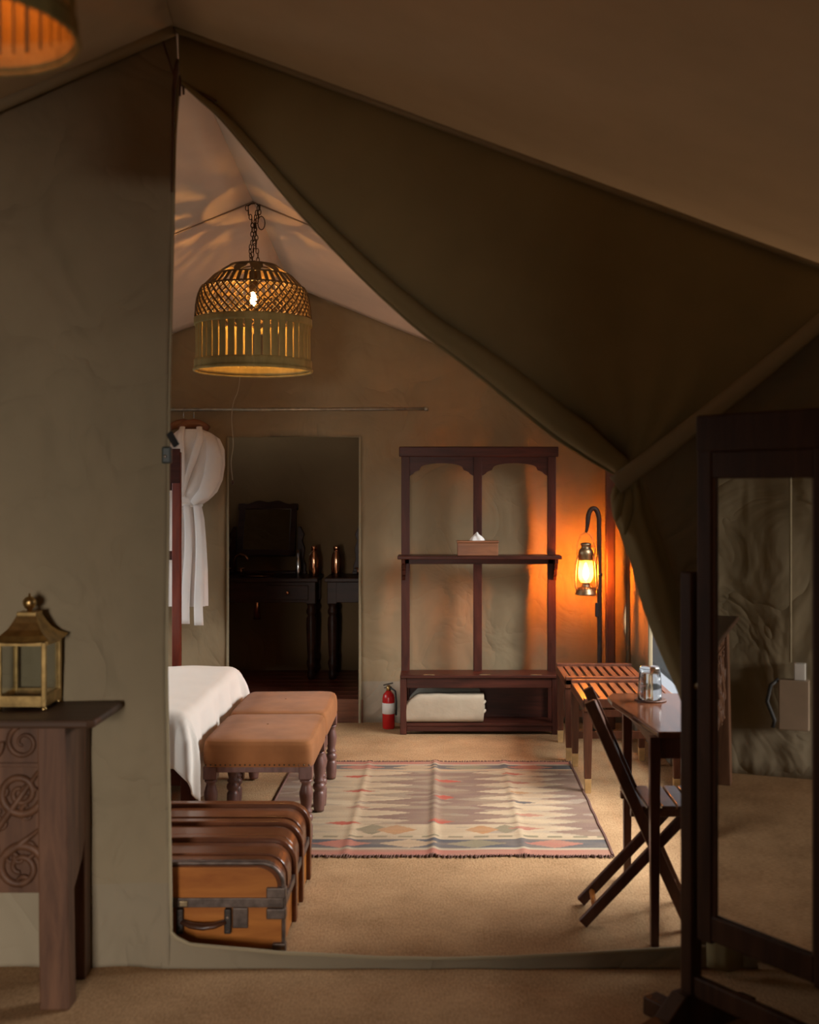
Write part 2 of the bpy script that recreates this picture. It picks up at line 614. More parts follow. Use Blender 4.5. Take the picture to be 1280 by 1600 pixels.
# ---- bedroom roof
def roof(name, mat, r0, r1, e0, e1, nu=24, nv=30, sag=0.0):
    def fn(u, v):
        a = r0.lerp(r1, v)
        b = e0.lerp(e1, v)
        p = a.lerp(b, u)
        p.z -= sag * math.sin(PI * u) * (0.6 + 0.4 * math.cos(v * 2 * PI * 2))
        p.z += 0.004 * nz(p.x * 2, p.y * 2)
        return p
    return MB().grid(fn, nu, nv).build(name, mat, smooth=True, solid=0.01)


xr0, xr1 = wall_r(YP) + 0.12, wall_r(YB) + 0.12
cr = roof('ceiling_right', M['roof_in'], RIDGE_P, RIDGE_B,
          Vector((xr0, YP, RIDGE_P.z - SL * (xr0 - RIDGE_P.x))), Vector((xr1, YB, RIDGE_B.z - SL * (xr1 - RIDGE_B.x))), sag=0.02)
struct(cr, 'pale beige canvas slope of the bedroom roof right of the ridge')
cl = roof('ceiling_left', M['roof_in'], RIDGE_P, RIDGE_B,
          Vector((XL - 0.1, YP, RIDGE_P.z - SL * (RIDGE_P.x - XL + 0.1))), Vector((XL - 0.1, YB, RIDGE_B.z - SL * (RIDGE_B.x - XL + 0.1))), sag=0.02)
struct(cl, 'pale beige canvas slope of the bedroom roof left of the ridge')
mid = RIDGE_P.lerp(RIDGE_B, 0.4962)
for par, xe in ((cl, XL), (cr, wall_r(5.8))):
    pts = [Vector((mid.x + (xe - mid.x) * t, 5.8, mid.z - SL * abs(xe - mid.x) * t - 0.012 - 0.016 * math.sin(PI * t))) for t in [i / 12 for i in range(13)]]
    MB().tube(pts, 0.0045, 6).build('seam', M['roof_in'], par, smooth=True)

# ---- lounge roof
RIDGE_F = Vector((-0.20, -2.4, 3.12))
XLL, XLR = -2.45, 1.90
gl = lambda x: 3.12 - 0.434 * (RIDGE_P.x - x)     # gable left
gr = lambda x: 3.12 - 0.368 * (x - RIDGE_P.x)     # gable right
cfl = roof('ceiling_lounge_left', M['roof_out'], RIDGE_P, RIDGE_F, Vector((XLL - 0.05, YP, gl(XLL - 0.05))), Vector((XLL - 0.05, -2.4, gl(XLL - 0.05))))
struct(cfl, 'brown lounge roof canvas left of the ridge, above the woven lampshade')
cfr = roof('ceiling_lounge_right', M['roof_out'], RIDGE_P, RIDGE_F, Vector((XLR + 0.05, YP, gr(XLR + 0.05))), Vector((XLR + 0.05, -2.4, gr(XLR + 0.05))))
struct(cfr, 'broad brown slope of lounge roof canvas right of the ridge')
for par, xe, g, rad in ((cfl, XLL, gl, 0.024), (cfr, XLR, gr, 0.011)):
    pts = [(RIDGE_P.x + (xe - RIDGE_P.x) * t, YP - 0.035, g(RIDGE_P.x + (xe - RIDGE_P.x) * t) - 0.012) for t in [i / 20 for i in range(21)]]
    MB().tube(pts, rad, 8).build('rolled_hem', M['hem'], par, smooth=True)

# ---- canvas partition, left panel with the opening's edge
EDGE_L = [(266, 1512), (265, 1440), (262, 1250), (258, 1040), (260, 850), (261, 700), (264, 530), (268, 350), (271, 220), (276, 140), (277, 95), (276, 45)]
edge_l = [at(px, py, YP) for px, py in EDGE_L]
edge_l[0].z = 0.0
edge_l[-1] = RIDGE_P.copy()


def panel_l(u, v):
    e = spline(edge_l, v)
    l = Vector((XLL, YP, v * gl(XLL)))
    p = l.lerp(e, u)
    if v < 1:
        f = (1 - 0.9 * v ** 6) * (1 if u < 0.97 else 0.5)
        d = 0.034 * nz(p.x * 3.2 + 3, p.z * 0.8, 1.0) + 0.020 * nz((p.x + p.z * 0.6) * 5, p.z * 1.3 - p.x, 4.0)
        d += 0.012 * math.exp(-((p.z - 0.27) / 0.01) ** 2)
        p.y += d * f
    return p


wp = MB().grid(panel_l, 110, 120).build('wall_partition_left', M['canvas'], smooth=True, solid=0.004)
struct(wp, 'tall olive canvas panel left of the tent opening, behind the carved table')
# turned-back hem down the opening
MB().tube([spline(edge_l, t) + Vector((0.0, 0.012, 0)) for t in [i / 60 for i in range(56)]], 0.008, 8).build('edge_hem', M['hem'], wp, smooth=True)

# canvas sill across the opening
SILL = [(-0.93, 0.14), (-0.885, 0.095), (-0.84, 0.072), (-0.53, 0.043), (-0.19, 0.027), (0.06, 0.023), (0.42, 0.037), (0.80, 0.060), (1.05, 0.066)]


def sill(u, v):
    n = len(SILL) - 1
    f = min(u * n, n - 1e-6)
    i = int(f)
    t = f - i
    x = SILL[i][0] * (1 - t) + SILL[i + 1][0] * t
    h = SILL[i][1] * (1 - t) + SILL[i + 1][1] * t
    return (x, YP + 0.01 + 0.03 * (1 - v) ** 2 * 0 + 0.006 * nz(x * 6, v) - 0.02 * (1 - v), h * v + 0.001)


s_ = MB().grid(sill, 60, 8).build('trim_1', M['canvas'], smooth=True, solid=0.006)
struct(s_, 'low canvas sill strip along the bottom of the opening')
pts = [Vector(sill(i / 60, 1)) for i in range(61)]
MB().tube(pts, 0.007, 6).build('sill_piping', M['hem'], s_, smooth=True)

# right panel of the partition, behind the flap
ER = [(1090, 1512), (1088, 1300), (1084, 1120), (1072, 1010), (1045, 900), (1012, 800), (995, 700), (1005, 560), (1015, 450), (1019, 320)]
edge_r = [at(px, py, YP + 0.09) for px, py in ER]
edge_r[0].z = 0.0
edge_r[-1] = Vector((0.72, YP + 0.09, gr(0.72)))


def panel_r(u, v):
    e = spline(edge_r, v)
    r = Vector((XLR, YP, v * gr(XLR)))
    p = e.lerp(r, u)
    k_ = (1 - u ** 3) * (1 - v ** 6)
    p.y = YP + (0.09 + 0.02 * nz(p.x * 3 + 9, p.z * 0.8)) * k_
    return p


wr = MB().grid(panel_r, 40, 50).build('wall_partition_right', M['canvas'], smooth=True, solid=0.004)
struct(wr, 'shadowed canvas panel behind the tall dark mirror')

# ---- lounge walls
def flat_wall(name, fn, nu, nv, mat, label, amp=0.012):
    o = MB().grid(fn, nu, nv).build(name, mat, smooth=True, solid=0.004)
    return struct(o, label)


flat_wall('wall_lounge_left', lambda u, v: (XLL + 0.025 * nz(u * 14, v * 2.4, 2), -2.4 + 6.23 * u, v * gl(XLL)), 90, 30, M['canvas_wall'],
          'olive canvas side wall seen in the tall mirror')
flat_wall('wall_lounge_right', lambda u, v: (XLR + 0.02 * nz(u * 14, v * 2.4, 7), -2.4 + 6.3 * u, v * gr(XLR)), 60, 20, M['canvas_wall'],
          'canvas side wall of the lounge beyond the mirror')
DX0, DX1, DZ = -1.75, -0.45, 1.85   # entrance behind the camera
eb = MB()
eb.box(XLL, DX0, -2.41, -2.4, 0, 3.2)
eb.box(DX1, XLR, -2.41, -2.4, 0, 3.2)
eb.box(DX0, DX1, -2.41, -2.4, DZ, 3.2)
struct(eb.build('wall_lounge_entrance', M['canvas_wall']), 'canvas wall behind the viewer with the tent entrance')

# ---- bedroom back wall with doorway
BX0, BX1, BZ = -1.447, -0.552, 1.934
xs = [XL + (BX0 - XL) * i / 26 for i in range(26)] + [BX0 + (BX1 - BX0) * i / 12 for i in range(12)] + [BX1 + (1.36 - BX1) * i / 40 for i in range(41)]
NZ = 48


def back_z(x):
    return RIDGE_B.z - SL * abs(x - RIDGE_B.x) + 0.01


bw = MB()
zl = [BZ * i / 28 for i in range(28)] + [None] * 1
vs, idx = [], {}
ROWS = 44
for i, x in enumerate(xs):
    top = back_z(x)
    for j in range(ROWS + 1):
        z = BZ * j / 30 if j <= 30 else BZ + (top - BZ) * (j - 30) / (ROWS - 30)
        edge = min(abs(x - BX0), abs(x - BX1)) if z < BZ + 0.05 else 1
        k_ = min(1, edge / 0.1 + 0.15)
        d = 0.028 * nz(x * 2.8 + 5, z * 0.9, 3.0) + 0.018 * nz((x - z * 0.5) * 6, z * 2.2 + x, 8.0)
        y = YB + d * k_ * (1.0 if z < 2.0 else 0.4)
        idx[(i, j)] = len(vs)
        vs.append((x, y, z))
fs = []
for i in range(len(xs) - 1):
    xm = (xs[i] + xs[i + 1]) / 2
    for j in range(ROWS):
        if BX0 < xm < BX1 and j < 30:
            continue
        fs.append((idx[(i, j)], idx[(i + 1, j)], idx[(i + 1, j + 1)], idx[(i, j + 1)]))
bw.add(vs, fs)
wb = bw.build('wall_back', M['canvas_back'], smooth=True, solid=0.004)
struct(wb, 'crumpled khaki canvas wall behind the clothes stand, with the doorway')
MB().tube([(BX0, YB - 0.006, 0.0), (BX0, YB - 0.006, BZ), (BX1, YB - 0.006, BZ), (BX1, YB - 0.006, 0)], 0.009, 6).build('door_hem', M['hem'], wb)

# ---- bedroom side walls with gauze windows
WY0, WY1, WZ0, WZ1 = 4.35, 7.12, 0.40, 1.92


def side_wall(name, xf, label, wlabel, n):
    def top(x):
        return 2.24 if n == 1 else 2.12
    sw = MB()
    ys = [YP] + [WY0, WY1] + [YB]
    for a in range(3):
        y0, y1 = ys[a], ys[a + 1]
        rows = [(0, WZ0), (WZ0, WZ1), (WZ1, 2.3)]
        for b, (z0, z1) in enumerate(rows):
            if a == 1 and b == 1:
                continue
            sw.grid(lambda u, v: (xf(y0 + (y1 - y0) * u) + 0.012 * nz((y0 + (y1 - y0) * u) * 4, (z0 + (z1 - z0) * v) * 2, n * 5) * min(1, 6 * u * (1 - u)), y0 + (y1 - y0) * u, z0 + (z1 - z0) * v), 16, 8)
    o = sw.build(name, M['canvas_back'], smooth=True, solid=0.004)
    struct(o, label)
    wn = MB().grid(lambda u, v: (xf(WY0 + (WY1 - WY0) * u), WY0 + (WY1 - WY0) * u, WZ0 + (WZ1 - WZ0) * v), 6, 3).build('window_%d' % n, M['gauze'])
    struct(wn, wlabel)
    c = [(xf(WY0), WY0, WZ0), (xf(WY1), WY1, WZ0), (xf(WY1), WY1, WZ1), (xf(WY0), WY0, WZ1)]
    MB().tube(c, 0.014, 6, closed=True).build('window_frame', M['hem'], wn)
    return o


side_wall('wall_right', wall_r, 'canvas side wall glowing orange beside the lantern', 'grey gauze window beside the writing desk', 1)
side_wall('wall_left', lambda y: XL, 'canvas side wall of the bedroom beyond the bed', 'gauze window beyond the bed', 2)
struct(MB().box(-14, -3.3, -12, 22, -0.35, -0.3).box(2.3, 14, -12, 22, -0.35, -0.3).box(-3.3, 2.3, -12, -2.6, -0.35, -0.3).build('ground_outside', M['outside']), 'grey green ground outside the tent')

# ---- bathroom beyond the doorway
BF = 0.15
YBB = 9.10
fb = thing('floor_bathroom', 'dark red boarded bathroom floor beyond the doorway', 'floor')
del fb['category']
struct(fb)
nb = 8
bd = MB().box(-1.6, 1.6, 0, (YBB - YB - 0.02) / nb - 0.006, 0, 0.03).build('board', M['redfloor'], fb, bevel=0.003)
bd.location = (-1.3, YB + 0.02, BF - 0.03)
for i in range(1, nb):
    inst(bd, fb, (-1.3, YB + 0.02 + i * (YBB - YB - 0.02) / nb, BF - 0.03))
MB().box(-2.9, 0.3, YB + 0.02, YBB, BF - 0.06, BF - 0.031).build('subfloor', M['black_wood'], fb)
st = MB().box(BX0 - 0.1, BX1 + 0.02, YB - 0.004, YB + 0.018, 0.0, BF + 0.008).build('trim_2', M['step'], bevel=0.004)
struct(st, 'brown wooden riser of the step up to the bathroom')
bt = MB()
bt.grid(lambda u, v: (-2.9 + 3.2 * u, YBB + 0.02 * nz(u * 9, v * 4, 6), 0.1 + 2.6 * v), 40, 30)
struct(bt.build('wall_bathroom_back', M['bath_canvas_shaded'], smooth=True, solid=0.004), 'canvas wall coloured dark for shade behind the bathroom vanities')
struct(MB().box(-2.91, -2.9, YB + 0.07, YBB, 0, 2.75).build('wall_bathroom_left', M['bath_canvas_shaded']), 'canvas side wall of the bathroom')
struct(MB().box(0.3, 0.31, YB + 0.07, YBB, 0, 2.75).build('wall_bathroom_right', M['bath_canvas_shaded']), 'canvas side wall of the bathroom, right')
struct(MB().box(-2.91, 0.31, YB + 0.03, YBB + 0.02, 2.7, 2.72).build('ceiling_bathroom', M['bath_canvas_shaded']), 'canvas bathroom ceiling')

# ---- tent corner pole
o = MB().box(1.085, 1.145, 7.58, 7.64, 0.0, 2.10).build('tent_pole', M['pole'], bevel=0.008)
tag(o, 'square brown tent pole in the corner behind the glowing lantern', 'pole')

# ================================================================== TIED-BACK FLAP
flap = thing('door_curtain', 'olive canvas door flap tied back to the right of the opening', 'curtain', (0, 0, 0))
EB = [(284, 133), (310, 156), (345, 188), (395, 247), (455, 320), (520, 390), (590, 460), (660, 522), (720, 567), (770, 607), (850, 672), (905, 710), (965, 745)]
YF = YP - 0.04
eb_p = [at(px, py, YF) for px, py in EB]
gath = at(985, 742, YF - 0.02)
ST_END = Vector((1.40, YP - 0.06, 2.285))


def flap_b(s):
    if s < 0.70:
        return spline(eb_p, s / 0.70)
    if s < 0.74:
        return eb_p[-1].lerp(gath, (s - 0.70) / 0.04)
    return gath.lerp(ST_END, (s - 0.74) / 0.26)


def flap_fn(u, v):
    xa = RIDGE_P.x + 0.01 + (1.42 - RIDGE_P.x) * u
    a = Vector((xa, YP - 0.012, gr(xa) - 0.004))
    b = flap_b(u)
    p = a.lerp(b, v)
    dg = (p - gath)
    ang = math.atan2(dg.z, dg.x)
    dist = math.hypot(dg.x, dg.z)
    rip = 0.009 * math.sin(ang * 17 + 2 * nz(dist * 2, ang)) * math.exp(-dist * 1.5) * min(1, dist / 0.08)
    bel = 0.07 * math.sin(PI * min(1, v * 1.02)) * (0.4 + 0.6 * math.sin(PI * min(1, u * 1.1)))
    p.y += -bel * 0.6 + rip + 0.010 * nz(p.x * 3, p.z * 3, 12)
    # crease just behind the rolled edge
    if u < 0.72:
        p.y += 0.045 * math.exp(-((v - 0.93) / 0.05) ** 2) * min(1, u * 4)
    return p


MB().grid(flap_fn, 110, 60).build('upper_drape', M['flap'], flap, smooth=True, solid=0.003)
# the rolled leading edge
roll_pts, roll_r = [], []
NR = 70
for i in range(NR + 1):
    t = i / NR
    p = spline(eb_p, t)
    q = spline(eb_p, min(1, t + 0.01)) - spline(eb_p, max(0, t - 0.01))
    q.normalize()
    r = 0.006 + 0.050 * min(1, t * 1.25) ** 1.1
    if t > 0.9:
        r *= 1 - 0.35 * (t - 0.9) / 0.1
    nrm = Vector((-q.z, 0, q.x))
    if nrm.z < 0:
        nrm = -nrm
    roll_pts.append(p + nrm * r * 0.95 + Vector((0, -0.012 - 0.35 * r, 0)))
    roll_r.append(r)
MB().tube(roll_pts, roll_r, 14, flat=0.8).build('rolled_edge', M['flap'], flap, smooth=True)
# lower drape falling from the gather
LDL = [(968, 748), (955, 775), (957, 805), (968, 832), (985, 880), (998, 930), (1012, 972), (1036, 1030), (1060, 1085), (1080, 1150), (1096, 1260), (1102, 1400), (1104, 1508)]
LDR = [(1000, 742), (1008, 775), (1020, 810), (1034, 850), (1050, 895), (1066, 945), (1082, 1000), (1100, 1060), (1116, 1120), (1132, 1190), (1148, 1290), (1156, 1400), (1160, 1508)]
ldl = [at(px, py, YF) for px, py in LDL]
ldr = [at(px, py, YF) for px, py in LDR]


def drape_fn(u, v):
    a, b = spline(ldl, v), spline(ldr, v)
    p = a.lerp(b, u)
    p.y = YF - 0.012 - 0.055 * math.sin(PI * u) * (1 - 0.3 * v) + 0.012 * math.sin(u * 16 + v * 3) * (math.exp(-v * 9) + 0.15)
    p.z = max(p.z, 0.005)
    return p


MB().grid(drape_fn, 40, 80).build('lower_drape', M['flap'], flap, smooth=True, solid=0.003)
# pleats bunched under the strap
for (x0, y0, x1, y1, r) in ((972, 762, 962, 815, 0.018), (984, 764, 976, 835, 0.020), (994, 760, 996, 822, 0.016), (965, 756, 958, 795, 0.014)):
    a, b = at(x0, y0, YF - 0.06), at(x1, y1, YF - 0.045)
    MB().tube([a.lerp(b, t) for t in (0, 0.25, 0.5, 0.75, 1)], [r * 0.5, r, r * 1.1, r * 0.8, r * 0.2], 10).build('pleat', M['flap'], flap, smooth=True)
# tieback strap
sp = []
for i in range(25):
    t = i / 24
    p = at(962, 758, YF - 0.095).lerp(ST_END + Vector((0, -0.02, -0.01)), t)
    p.z -= 0.012 * math.sin(PI * t)
    sp.append(p)


def strap_fn(u, v):
    p = spline(sp, u)
    d = (spline(sp, min(1, u + 0.02)) - spline(sp, max(0, u - 0.02))).normalized()
    n = Vector((-d.z, 0, d.x))
    wdt = 0.030 - 0.006 * u
    return p + n * (v - 0.5) * 2 * wdt + Vector((0, -0.010 * math.sin(PI * v), 0))


MB().grid(strap_fn, 40, 6).build('tieback_strap', M['hem'], flap, smooth=True, solid=0.006)
# lacing cords near the apex and a dark strip added for the slit's shade
MB().tube([at(253, 57, YP - 0.03), at(258, 75, YP - 0.035), at(266, 100, YP - 0.03), at(272, 118, YP - 0.03)], 0.0035, 6).build('lacing_cord', M['leather_d'], flap, smooth=True)
MB().tube([at(277, 92, YP - 0.03), at(275, 110, YP - 0.03), at(272, 140, YP - 0.02), at(270, 200, YP - 0.015), at(268, 300, YP - 0.012)], [0.004, 0.009, 0.007, 0.004, 0.003], 8).build('slit_shade_strip', M['leather_d'], flap, smooth=True)
MB().tube([at(284, 133, YP - 0.045), at(300, 140, YP - 0.05), at(318, 148, YP - 0.06), at(338, 158, YP - 0.07)], 0.004, 6).build('edge_cord', M['leather_d'], flap, smooth=True)
for (a, b) in (((282, 118), (281, 150)), ((286, 125), (287, 148))):
    MB().tube([at(*a, YP - 0.04), at(*b, YP - 0.04)], 0.004, 6).build('toggle_cord', M['leather_d'], flap, smooth=True)

# strap and buckle on the opening's edge
bk = thing('strap_buckle', 'black strap with grey plastic buckle on the left edge of the opening', 'buckle', (0, 0, 0))
MB().bar(at(264, 676, YP - 0.02), at(276, 697, YP + 0.0), 0.012, 0.022).build('strap', M['black'], bk, bevel=0.003)
MB().cbox(at(261, 711, YP - 0.025), (0.016, 0.012, 0.028)).build('buckle_body', M['plastic'], bk, bevel=0.006)
c = at(258, 713, YP - 0.04)
MB().lathe([(0.001, 0.004), (0.005, 0.003), (0.006, 0)], (0, 0, 0), 12).build('stud', M['silver'], bk, smooth=True)
bk.children[-1].location = c
bk.children[-1].rotation_euler = (PI / 2, 0, 0)

# ================================================================== PENDANT LAMPS
RP = [(0.115, 0.535), (0.155, 0.510), (0.196, 0.480), (0.230, 0.450), (0.258, 0.415), (0.273, 0.375), (0.281, 0.33), (0.285, 0.28), (0.286, 0.255)]


def r_at(z):
    for (r0, z0), (r1, z1) in zip(RP, RP[1:]):
        if z1 <= z <= z0:
            t = (z0 - z) / (z0 - z1)
            return r0 + (r1 - r0) * t
    return RP[-1][0] if z < 0.26 else RP[0][0]


def band(z0, z1, th=0.006, n=64, seg=3, r_off=0.0):
    """closed ring band following the shade profile, between heights z0 > z1"""
    pr = []
    for i in range(seg + 1):
        z = z0 + (z1 - z0) * i / seg
        pr.append((r_at(z) + th / 2 + r_off, z))
    for i in range(seg + 1):
        z = z1 + (z0 - z1) * i / seg
        pr.append((r_at(z) - th / 2 + r_off, z))
    m = MB()
    vs, fs = [], []
    for (r, z) in pr:
        for k_ in range(n):
            a = 2 * PI * k_ / n
            vs.append((r * math.cos(a), r * math.sin(a), z))
    q = len(pr)
    for i in range(q):
        j = (i + 1) % q
        for k_ in range(n):
            k2 = (k_ + 1) % n
            fs.append((i * n + k_, i * n + k2, j * n + k2, j * n + k_))
    return m.add(vs, fs)


def pendant(name, label, loc, scale, bulb_mat, chain_h, group):
    t = thing(name, label, 'lamp', loc, 0, group)
    t.scale = (scale,) * 3
    # collar with twelve flared openings
    band(0.537, 0.522).build('top_ring', M['cane_d'], t, smooth=True)
    pet = MB()
    for k_ in range(12):
        a0 = 2 * PI * (k_ + 0.5) / 12
        for s in range(4):
            z0, z1 = 0.522 - 0.037 * s / 4, 0.522 - 0.037 * (s + 1) / 4
            w0 = 0.19 - 0.10 * math.sin(PI * s / 4 * 0.9)
            wf = [0.225, 0.21, 0.18, 0.13, 0.08]
            vs = []
            for (z, wd) in ((z0, wf[s]), (z1, wf[s + 1])):
                for ro in (-0.003, 0.003):
                    for sg in (-1, 1):
                        a = a0 + sg * wd
                        vs.append(((r_at(z) + ro) * math.cos(a), (r_at(z) + ro) * math.sin(a), z))
            pet.add(vs, [(0, 1, 5, 4), (2, 6, 7, 3), (0, 4, 6, 2), (1, 3, 7, 5), (0, 2, 3, 1), (4, 5, 7, 6)])
    pet.build('petal_collar', M['cane_d'], t)
    band(0.485, 0.474).build('collar_ring', M['cane_d'], t, smooth=True)
    # radial slats of the shoulder
    nr = 44
    z0, z1 = 0.476, 0.418
    m = MB().bar((r_at(z0), 0, z0), (r_at(z1), 0, z1), 0.017, 0.004, (0, 0, 1))
    sl = m.build('shoulder_slat', M['cane_d'], t)
    for k_ in range(1, nr):
        inst(sl, t, rot=(0, 0, 2 * PI * k_ / nr))
    # woven lattice
    lat = MB()
    nl, turn = 46, 0.60
    for sg in (-1, 1):
        for k_ in range(nl):
            pts = []
            for i in range(10):
                z = 0.424 + (0.258 - 0.424) * i / 9
                a = 2 * PI * k_ / nl + sg * turn * i / 9
                r = r_at(z) + sg * 0.0025
                pts.append((r * math.cos(a), r * math.sin(a), z))
            lat.tube(pts, 0.0062, 4, flat=0.5)
    lo = lat.build('woven_lattice', M['cane_d'], t, smooth=True)
    lo['kind'] = 'stuff'
    band(0.425, 0.416).build('shoulder_ring', M['cane_d'], t, smooth=True)
    band(0.263, 0.228, 0.012, r_off=0.002).build('middle_band', M['cane'], t, smooth=True)
    # upright slats
    ns = 42
    vsl = []
    for k_ in range(ns):
        wd = 0.0325
        if k_ == 0:
            sl = MB().box(0.281, 0.286, -wd / 2, wd / 2, 0.045, 0.232).build('slat', M['cane'], t)
        else:
            c = inst(sl, t, rot=(0, 0, 2 * PI * k_ / ns + random.uniform(-0.009, 0.009)))
            c.scale = (1, random.uniform(0.93, 1.07), 1)
    pr = band(0.055, 0.012, 0.012, r_off=0.002).build('bottom_band', M['cane'], t, smooth=True)
    MB().tube([(0.293 * math.cos(2 * PI * i / 64), 0.293 * math.sin(2 * PI * i / 64), 0.006) for i in range(64)], 0.0075, 8, closed=True).build('rim', M['cane'], t, smooth=True)
    # inner hub, spokes, bulb holder and bulb
    hub = MB().lathe([(0.02, 0.40), (0.022, 0.44), (0.022, 0.50), (0.012, 0.53), (0.012, 0.56)], n=14).build('bulb_holder', M['chain'], t, smooth=True)
    for k_ in range(3):
        a = 2 * PI * k_ / 3 + 0.5
        MB().tube([(0.01 * math.cos(a), 0.01 * math.sin(a), 0.535), (0.115 * math.cos(a), 0.115 * math.sin(a), 0.53)], 0.004, 6).build('spoke', M['chain'], t)
    MB().lathe([(0.002, 0.335), (0.009, 0.339), (0.0145, 0.350), (0.0155, 0.364), (0.012, 0.380), (0.010, 0.402)], n=16).build('bulb', bulb_mat, t, smooth=True)
    # three chains up to the ridge
    for k_ in range(3):
        a = 2 * PI * k_ / 3 + 0.5
        b0 = Vector((0.026 * math.cos(a), 0.016 * math.sin(a), 0.555))
        b1 = Vector(((-0.028, 0.022, 0.030)[k_], (0.0, 0.012, -0.012)[k_], chain_h))
        L = (b1 - b0).length
        n = max(4, int(L / 0.021))
        ch = MB()
        for i in range(n):
            p = b0.lerp(b1, (i + 0.5) / n) + Vector((0.006 * math.sin(i * 0.9 + k_ * 2), 0.004 * math.cos(i * 1.3), 0))
            ang = (i % 2) * PI / 2 + k_
            hl, hw = L / n * 0.66, 0.0075
            pts = []
            for q in range(10):
                th = 2 * PI * q / 10
                x, z = hw * math.cos(th), hl * math.sin(th)
                pts.append(p + Vector((x * math.cos(ang), x * math.sin(ang), z)))
            ch.tube(pts, 0.0024, 5, closed=True)
        c = ch.build('chain', M['chain'], t, smooth=True)
    # loose loop of spare chain and the ridge hook
    lp = [(0.040 + 0.018 * math.cos(x), 0, chain_h - 0.085 + 0.034 * math.sin(x)) for x in [i * 2 * PI / 16 for i in range(16)]]
    MB().tube(lp, 0.0026, 6, closed=True).build('chain_loop', M['chain'], t, smooth=True)
    MB().tube([(-0.03, 0, chain_h), (-0.012, 0, chain_h + 0.012), (0.012, 0, chain_h + 0.014), (0.032, 0, chain_h)], 0.004, 6).build('ridge_hook', M['iron'], t, smooth=True)
    return t


pendant('pendant_lamp', 'glowing bell shaped woven pendant lamp hanging above the bedroom', (-0.947, 5.80, 2.176), 1.0, M['bulb'], 0.835, 'woven pendant lamps')
pendant('pendant_lamp', 'blurred orange lampshade rim cut off at the top left corner', (-0.845, 2.0, 2.385), 0.70, M['bulb_dim'], 1.02, 'woven pendant lamps')

# ================================================================== CLOTHES STAND
cs = thing('clothes_stand', 'tall mahogany clothes stand with two scalloped arches and a shelf', 'stand', (0.245, 7.42, 0))
# local x -0.51..0.51; upper frame at local y 0.17
uy0, uy1 = 0.17, 0.215
for x in (-0.51, 0.455):
    MB().box(x, x + 0.055, uy0, uy1, 0.0, 1.80).build('post', M['mahog'], cs, bevel=0.004)
MB().box(-0.035, 0.022, uy0 + 0.003, uy1 - 0.003, 0.36, 1.80).build('middle_post', M['mahog'], cs, bevel=0.004)
MB().box(-0.525, 0.525, uy0 - 0.012, uy1 + 0.01, 1.795, 1.862).build('top_rail', M['mahog_h'], cs, bevel=0.006)


def arch(x0, x1):
    w_ = x1 - x0
    zt, zb = 1.80, 1.665
    pts = [(x0, zt), (x0, zb)]
    N = 40
    for i in range(N + 1):
        t = i / N
        s = abs(t - 0.5) * 2            # 1 at the posts
        if s > 0.86:
            z = zb + 0.004 + 0.014 * math.sin((1 - s) / 0.14 * PI / 2)
        elif s > 0.66:
            z = zb + 0.028 + 0.014 * math.sin((0.86 - s) / 0.20 * PI / 2)
        else:
            z = zb + 0.058 + 0.030 * math.sqrt(max(0, 1 - (s / 0.66) ** 2))
        pts.append((x0 + w_ * t, z))
    pts += [(x1, zb), (x1, zt)]
    m = MB()
    m.prism(pts, lambda x, z: (x, uy0 + 0.012, z), lambda x, z: (x, uy0 + 0.032, z))
    return m.build('arch_panel', M['mahog_h'], cs)


arch(-0.455, -0.035)
arch(0.022, 0.455)
MB().box(-0.53, 0.535, 0.02, uy1, 1.128, 1.150).build('shelf', M['mahog_h'], cs, bevel=0.005)
MB().box(-0.50, 0.50, uy0, uy0 + 0.02, 1.088, 1.128).build('shelf_rail', M['mahog_h'], cs, bevel=0.003)
for x in (-0.505, 0.49):
    poly = [(0.17, 1.128), (0.035, 1.128), (0.04, 1.10), (0.07, 1.09), (0.085, 1.06), (0.115, 1.05), (0.125, 1.02), (0.15, 1.01), (0.17, 0.98)]
    MB().prism(poly, lambda y, z: (x, y, z), lambda y, z: (x + 0.022, y, z)).build('shelf_bracket', M['mahog'], cs, bevel=0.002)
# lower box
for x in (-0.512, 0.468):
    MB().box(x, x + 0.042, 0.0, 0.042, 0.0, 0.365).build('front_leg', M['mahog'], cs, bevel=0.003)
MB().box(-0.512, 0.512, -0.01, uy1, 0.365, 0.385).build('bench_board', M['mahog_h'], cs, bevel=0.004)
MB().box(-0.47, 0.468, 0.005, 0.025, 0.30, 0.365).build('front_rail', M['mahog_h'], cs, bevel=0.003)
MB().box(-0.47, 0.468, 0.21, 0.22, 0.06, 0.365).build('back_panel', M['mahog_h'], cs)
MB().box(-0.47, 0.468, 0.0, 0.21, 0.055, 0.075).build('bottom_shelf', M['mahog_h'], cs, bevel=0.003)
MB().box(-0.47, 0.468, 0.005, 0.025, 0.02, 0.055).build('kick_rail', M['mahog_h'], cs, bevel=0.003)
for x in (-0.36, 0.0, 0.33):
    MB().box(x, x + 0.07, -0.004, 0.012, 0.385, 0.389).build('hinge', M['brass_dim'], cs)

# tissue box on the shelf
tb = thing('tissue_box', 'reddish wooden tissue box with white tissue on the stand shelf', 'tissue box', (0.235, 7.50, 1.151))
MB().box(-0.132, 0.132, -0.055, 0.055, 0, 0.085).build('box_body', M['tissue_box'], tb, bevel=0.004)
MB().box(-0.137, 0.137, -0.06, 0.06, 0.085, 0.097).build('lid', M['tissue_box'], tb, bevel=0.003)


def tis(u, v):
    a = 2 * PI * u
    r = (0.040 * (1 - v) + 0.003) * (1 + 0.25 * math.sin(a * 5 + v * 4))
    return (r * 1.0 * math.cos(a) - 0.004, r * 0.5 * math.sin(a), 0.097 + 0.048 * (v ** 0.7) + 0.008 * math.sin(a * 3) * v)


